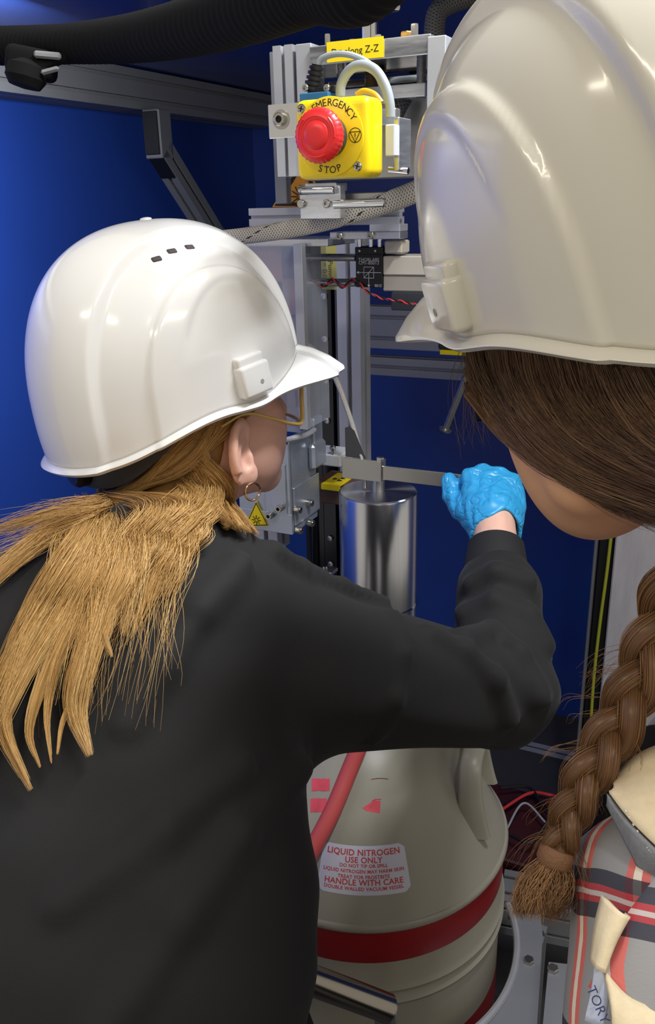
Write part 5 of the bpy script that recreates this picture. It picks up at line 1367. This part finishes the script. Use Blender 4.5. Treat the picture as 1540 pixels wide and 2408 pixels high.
# shirt
A0, A1 = P(1598, 2140, .46), P(1590, 2900, .42)
T0, T1 = P(1860, 1950, .56), P(1850, 2900, .50)
def shirt2(p):
    d = rcone(p, A0, A1, .054, .060)
    d = smin(d, rcone(p, T0, T1, .105, .13), .05)
    d = smin(d, rcone(p, A0 + np.array([.01, 0, .0]), T0 + np.array([0, 0, .03]), .05, .08), .04)
    return d + .0018 * np.sin(p @ np.array([70, 30, 45.0])) 
g2 = surfnet(shirt2, (.06, .10, .72), (.50, .68, 1.32), .006)
ax2 = (A1 - A0) / np.linalg.norm(A1 - A0); fr2 = -_f - ax2 * (-_f).dot(ax2); fr2 /= np.linalg.norm(fr2); sd2 = np.cross(ax2, fr2)
rel = g2[0] - A0; uv2 = np.column_stack([np.arctan2(rel @ sd2, rel @ fr2) * .06, rel @ ax2])
def plaid(name):
    m = bpy.data.materials.new(name); m.use_nodes = True; nt = m.node_tree; N, L = nt.nodes, nt.links
    b = N['Principled BSDF']; b.inputs['Roughness'].default_value = .85
    at = N.new('ShaderNodeAttribute'); at.attribute_name = 'uvp'
    wv = N.new('ShaderNodeTexNoise'); wv.inputs['Scale'].default_value = 18; L.new(at.outputs['Vector'], wv.inputs['Vector'])
    mx0 = N.new('ShaderNodeMixRGB'); mx0.blend_type = 'ADD'; mx0.inputs[0].default_value = .012
    L.new(at.outputs['Vector'], mx0.inputs[1]); L.new(wv.outputs['Color'], mx0.inputs[2])
    sp_ = N.new('ShaderNodeSeparateXYZ'); L.new(mx0.outputs[0], sp_.inputs[0])
    def ramp(sock, period, shift, stops):
        a = N.new('ShaderNodeMath'); a.operation = 'MULTIPLY_ADD'; L.new(sock, a.inputs[0]); a.inputs[1].default_value = 1 / period; a.inputs[2].default_value = shift
        f = N.new('ShaderNodeMath'); f.operation = 'FRACT'; L.new(a.outputs[0], f.inputs[0])
        r = N.new('ShaderNodeValToRGB'); r.color_ramp.interpolation = 'CONSTANT'; L.new(f.outputs[0], r.inputs[0])
        e = r.color_ramp.elements; e[0].position = 0; e[0].color = stops[0][1]; e[1].position = stops[1][0]; e[1].color = stops[1][1]
        for p_, c_ in stops[2:]: k = e.new(p_); k.color = c_
        return r
    C = lambda c, a=1.0: lin(c) + (a,)
    G = C((150, 150, 152), 0)
    r1 = ramp(sp_.outputs[0], .041, .20, [(0, G), (.30, C((214, 112, 106))), (.40, C((232, 224, 206))), (.50, C((214, 112, 106))), (.60, G)])
    r2 = ramp(sp_.outputs[1], .078, .42, [(0, G), (.28, C((36, 40, 58))), (.37, C((178, 42, 54))), (.41, C((200, 190, 186))), (.44, C((178, 42, 54))), (.48, C((36, 40, 58))), (.58, G)])
    mxa = N.new('ShaderNodeMix'); mxa.data_type = 'RGBA'; L.new(r1.outputs[1], mxa.inputs[0]); mxa.inputs[6].default_value = C((150, 150, 152)); L.new(r1.outputs[0], mxa.inputs[7])
    sc = N.new('ShaderNodeMath'); sc.operation = 'MULTIPLY'; L.new(r2.outputs[1], sc.inputs[0]); sc.inputs[1].default_value = .88
    mxb = N.new('ShaderNodeMix'); mxb.data_type = 'RGBA'; L.new(sc.outputs[0], mxb.inputs[0]); L.new(mxa.outputs[2], mxb.inputs[6]); L.new(r2.outputs[0], mxb.inputs[7])
    L.new(mxb.outputs[2], b.inputs['Base Color'])
    nb = N.new('ShaderNodeTexNoise'); nb.inputs['Scale'].default_value = 900; L.new(at.outputs['Vector'], nb.inputs['Vector'])
    bp = N.new('ShaderNodeBump'); bp.inputs['Strength'].default_value = .15; bp.inputs['Distance'].default_value = .001; L.new(nb.outputs['Fac'], bp.inputs['Height']); L.new(bp.outputs[0], b.inputs['Normal'])
    return m
M_PLAID = plaid('plaid_flannel')
sh2 = mk('plaid_shirt', g2, M_PLAID, per2, smooth=180, uv=uv2)
M_CREAMC = mat('cream_cotton', (226, 210, 176), .85, noise=.05, nscale=200, bump=.1, bscale=700)
M_CHAMB = mat('grey_chambray', (132, 136, 142), .85, noise=.1, nscale=400, bump=.1, bscale=700)
def sheet(name, e0, e1, m, root, n=24, k=8, th=.0028, bulge=.0, label=None, uv=False, sub=None):
    a, b = spline([P(*q) for q in e0], n), spline([P(*q) for q in e1], n)
    V, U = [], []
    for i in range(n):
        for j in range(k):
            t = j / (k - 1); V.append(a[i] * (1 - t) + b[i] * t - _f * bulge * math.sin(math.pi * t)); U.append((t * .06, i / n * .2))
    F = [(i * k + j, (i + 1) * k + j, (i + 1) * k + j + 1, i * k + j + 1) for i in range(n - 1) for j in range(k - 1)]
    V = np.array(V); r_ = V - A0; U = np.column_stack([np.arctan2(r_ @ sd2, r_ @ fr2) * .06, r_ @ ax2])
    return mk(name, (V, F), m, root, label=label, smooth=180, solid=th, uv=U if uv else None)
cu = sheet('collar', [(1440, 1830, .465), (1520, 1772, .46), (1660, 1720, .455)], [(1432, 1868, .445), (1505, 1955, .425), (1660, 2100, .405)], M_CREAMC, sh2, bulge=.006, label='cream inside of the open collar')
cb2 = sheet('collar_edge', [(1432, 1868, .4455), (1505, 1955, .4255), (1660, 2100, .4055)], [(1436, 1890, .446), (1498, 2012, .43), (1524, 2056, .426), (1660, 2160, .41)], M_CHAMB, sh2, bulge=.002)
M_STITCH = mat('white_thread', (225, 225, 222), .8)
def stitches(path, n, root):
    c = spline([P(*q) for q in path], n * 3)
    mk('stitching', join(*[tube(c[3 * i:3 * i + 2], .0006, 5, 3) for i in range(n)]), M_STITCH, root)
stitches([(1438, 1884, .4435), (1480, 1960, .431), (1515, 2040, .425)], 18, sh2)
stitches([(1470, 1905, .431), (1520, 1990, .4205), (1540, 2010, .418)], 12, sh2)
fl = sheet('front_flap', [(1560, 2040, .404), (1480, 2140, .398), (1430, 2230, .394), (1382, 2320, .392)], [(1720, 2120, .40), (1680, 2240, .39), (1640, 2350, .38), (1600, 2460, .375)], M_PLAID, sh2, th=.003, bulge=.004, uv=True)
sheet('placket_fold', [(1470, 2145, .394), (1432, 2200, .391), (1402, 2262, .390)], [(1424, 2108, .398), (1408, 2180, .395), (1398, 2258, .391)], M_CREAMC, sh2, n=14, bulge=.008, label='cream fold of the shirt front')
sheet('lower_panel', [(1418, 2290, .388), (1470, 2345, .384), (1540, 2376, .382), (1620, 2400, .38)], [(1440, 2440, .38), (1480, 2470, .378), (1540, 2490, .376), (1620, 2500, .374)], M_CREAMC, sh2, n=14, bulge=.004)
lb2 = sheet('woven_label', [(1398, 2268, .3885), (1390, 2330, .3865), (1374, 2400, .385)], [(1428, 2300, .3865), (1432, 2350, .385), (1420, 2420, .3835)], mat('pale_blue_label', (186, 196, 220), .7), sh2, n=10, th=.0012, label='pale woven label with dark letters')
xd_ = P(1420, 2385, .382) - P(1392, 2320, .384); xd_ /= np.linalg.norm(xd_); nf = -_f
yd_ = np.cross(nf, xd_); yd_ /= np.linalg.norm(yd_)
mk('lettering', text_geo('TORY', .0062, P(1405, 2362, .3815), xd_, yd_, .0005), mat('navy_thread', (50, 56, 100), .8), lb2)
def under2(p): return smin(rcone(p, P(1442, 1935, .485), P(1560, 2060, .50), .016, .04), rcone(p, P(1442, 1935, .485), P(1580, 1880, .52), .018, .045), .02)
mk('undershirt', surfnet(under2, P(1500, 1960, .51) - .12, P(1500, 1960, .51) + .12, .005), mat('black_tshirt', (16, 16, 18), .85), per2, smooth=180)
# body
def low2(p): 
    d = smin(shirt2(p) + .012, rcone(p, M2h[:3, :3] @ np.array([-.10, 0, -.115]) + M2h[:3, 3], T0 + np.array([0, 0, .06]), .05, .06), .03)
    return d
g_h2 = surfnet(lambda q: head_sdf(q, NK2, ears=False, **NK0), (-.17, -.105, -.175), (.135, .105, .145), .0024)
mk('body', join(xf(g_h2, M2h), surfnet(low2, (.06, .10, .75), (.50, .75, 1.42), .012, 1)), M_SKIN2, per2, smooth=180)
for s in (-1, 1):
    c_e = M2h[:3, :3] @ np.array([.083, s * .031, .0]) + M2h[:3, 3]
    mk('eye', lathe([(.0005, -.011), (.006, -.0095), (.0105, -.004), (.0105, .004), (.006, .0095), (.0005, .011)], 20, c_e, M2h[:3, 0]), mat('eye_white', (225, 222, 216), .2), per2)
# hair swept from the temple back over the ear
bs = []
on2 = depthmap(hd2, 1040, 1900, 720, 1340, 12, .25, .75, .005)
rs = np.random.default_rng(21)
N2 = 60
for i in range(N2):
    f = i / (N2 - 1); j = rs.normal(0, 1, 8)
    x0 = 1104 + 420 * f; y0 = 745 + 120 * f ** .8
    pts = [(x0, y0), (x0 + 16 + 34 * f + 3 * j[0], y0 + 110 + 5 * j[1] - 30 * f), (x0 + 86 + 40 * f + 5 * j[2], y0 + 232 - 90 * f + 7 * j[3]), (x0 + 230 + 8 * j[4], y0 + 350 - 170 * f + 8 * j[5]), (x0 + 430, y0 + 440 - 220 * f + 8 * j[6]), (x0 + 640, y0 + 500 - 250 * f)]
    g = [on2(x, y, .0045 + .004 * rs.uniform(), .53) for x, y in pts]
    bs.append(bundle(g, 105, [.006, .008, .009, .009, .008, .008], 1000 + i, .00018, 18, jitter=.45, lenvar=.03))
for i in range(26):      # lower hairline from temple towards the nape
    f = i / 25; j = rs.normal(0, 1, 8)
    pts = [(1112 + 10 * j[0], 830 + 90 * f), (1150 + 30 * f, 950 + 60 * f + 5 * j[1]), (1225 + 40 * f, 1035 + 40 * f + 6 * j[2]), (1340 + 20 * f, 1112 + 18 * f + 6 * j[3]), (1460, 1160 + 22 * f + 7 * j[4]), (1580, 1200 + 30 * f)]
    g = [on2(x, y, .004 + .003 * rs.uniform(), .54) for x, y in pts]
    bs.append(bundle(g, 70, [.004, .006, .006, .006, .007, .009], 1200 + i, .00017, 18, jitter=.5, lenvar=.08))
for i in range(9):       # loose hairs in front of the face
    x = 1060 + 9 * i + rs.normal(0, 4)
    bs.append(bundle([P(1100, 790, .56), P(x + 12, 880 + 10 * rs.normal(), .57), P(x + 10 + 5 * rs.normal(), 970, .575), P(x + 30 + 20 * rs.normal(), rs.uniform(1010, 1090), .57)], 3, [.004, .006, .008, .01], 1300 + i, .00016, 14, jitter=.6))
bs.append(hair_cap([-.1, -.06, -.03, 0, .03], [-.20, -.12, -.03, .05, .085], .003, M2h, NK2))
# the far side of the head, combed back
for i in range(24):
    f = i / 23
    pr_ = [(.07 - .10 * f, -.066, .02 - .02 * f), (.02 - .06 * f, -.074, -.02 - .02 * f), (-.06, -.06, -.05), (-.10, -.01, -.07)]
    bs.append(bundle([M2h[:3, :3] @ (np.array(q) * [1.02, 1.06, 1]) + M2h[:3, 3] for q in pr_], 50, [.008, .010, .010, .010], 1400 + i, .0003, 14, jitter=.4))
g, tint = hair_join(bs)
mk('hair', g, M_BRUN, per2, label='dark brown hair swept back under the helmet', smooth=180, col=tint)
# braid
bc = spline([M2h[:3, :3] @ np.array([-.10, .01, -.075]) + M2h[:3, 3], P(1680, 1260, .45), P(1590, 1390, .46), P(1545, 1500, .465), P(1502, 1600, .465), P(1452, 1700, .465), P(1396, 1800, .46), P(1352, 1890, .46), P(1322, 1970, .46), P(1308, 2012, .46)], 130)
bw = np.interp(np.linspace(0, 1, 130), [0, .25, .6, .85, 1], [.016, .0150, .0125, .0095, .0075])
X, Y, t = frames(bc, up=-_f)
s_ = np.concatenate([[0], np.cumsum(np.linalg.norm(np.diff(bc, axis=0), axis=1))])
ph = np.cumsum(np.concatenate([[0], np.diff(s_) / (bw[1:] * 3.1)])) * 2 * math.pi * .5
bs = []
for k in range(3):
    p_ = ph + 2 * math.pi * k / 3
    path = bc + X * (bw * .62 * np.sin(p_))[:, None] + Y * (bw * .42 * np.sin(2 * p_))[:, None]
    bs.append(bundle(path, 340, bw * .62, 1500 + k, .0002, 130, jitter=.22, lenvar=.02, frizz=.0006, clump=.3))
    v, f = tube(path, bw * .50, 10, 130); f = np.array([q for q in f if len(q) == 4]); bs.append((v, f, np.full(len(v), .1)))
te = P(1306, 2016, .46)
for i in range(16):
    an = i / 16 * 6.28
    tip = P(1262 + 44 * math.cos(an) * (.5 + .5 * (i % 2)), 2148 + 22 * math.sin(an * 2), .455 + .012 * math.sin(an))
    bs.append(bundle([te, te * .5 + tip * .5 + _r * .006 * math.cos(an), tip], 90, [.005, .007, .008], 1600 + i, .00024, 14, jitter=.5, frizz=.0012, lenvar=.25))
for i in range(24):      # frizz along the braid
    k = int(rs.integers(25, 125)); d_ = X[k] * rs.choice([-1, 1]) * rs.uniform(.6, 1.4) * bw[k]
    bs.append(bundle([bc[k] + d_ * .6, bc[k] + d_ * 1.5 + t[k] * .01, bc[k] + d_ * 1.9 + t[k] * rs.uniform(.015, .035)], 4, [.003, .005, .007], 1700 + i, .00014, 10, jitter=.7))
g, tint = hair_join(bs)
br_ = mk('braid', g, M_BRUNT, per2, label='thick brown braid hanging over the shoulder', smooth=180, col=tint)
mk('hair_tie', lathe([(.0085, -.005), (.0098, -.003), (.0098, .003), (.0085, .005)], 24, te - (te - bc[-8]) * .1, te - bc[-8]), mat('brown_elastic', (120, 84, 56), .7, bump=.4, bscale=600), br_)
legs(per2, np.array([*P(1850, 2900, .50)[:2], .74]), .0, .12, M_JEAN, M_SHOE, math.radians(115))
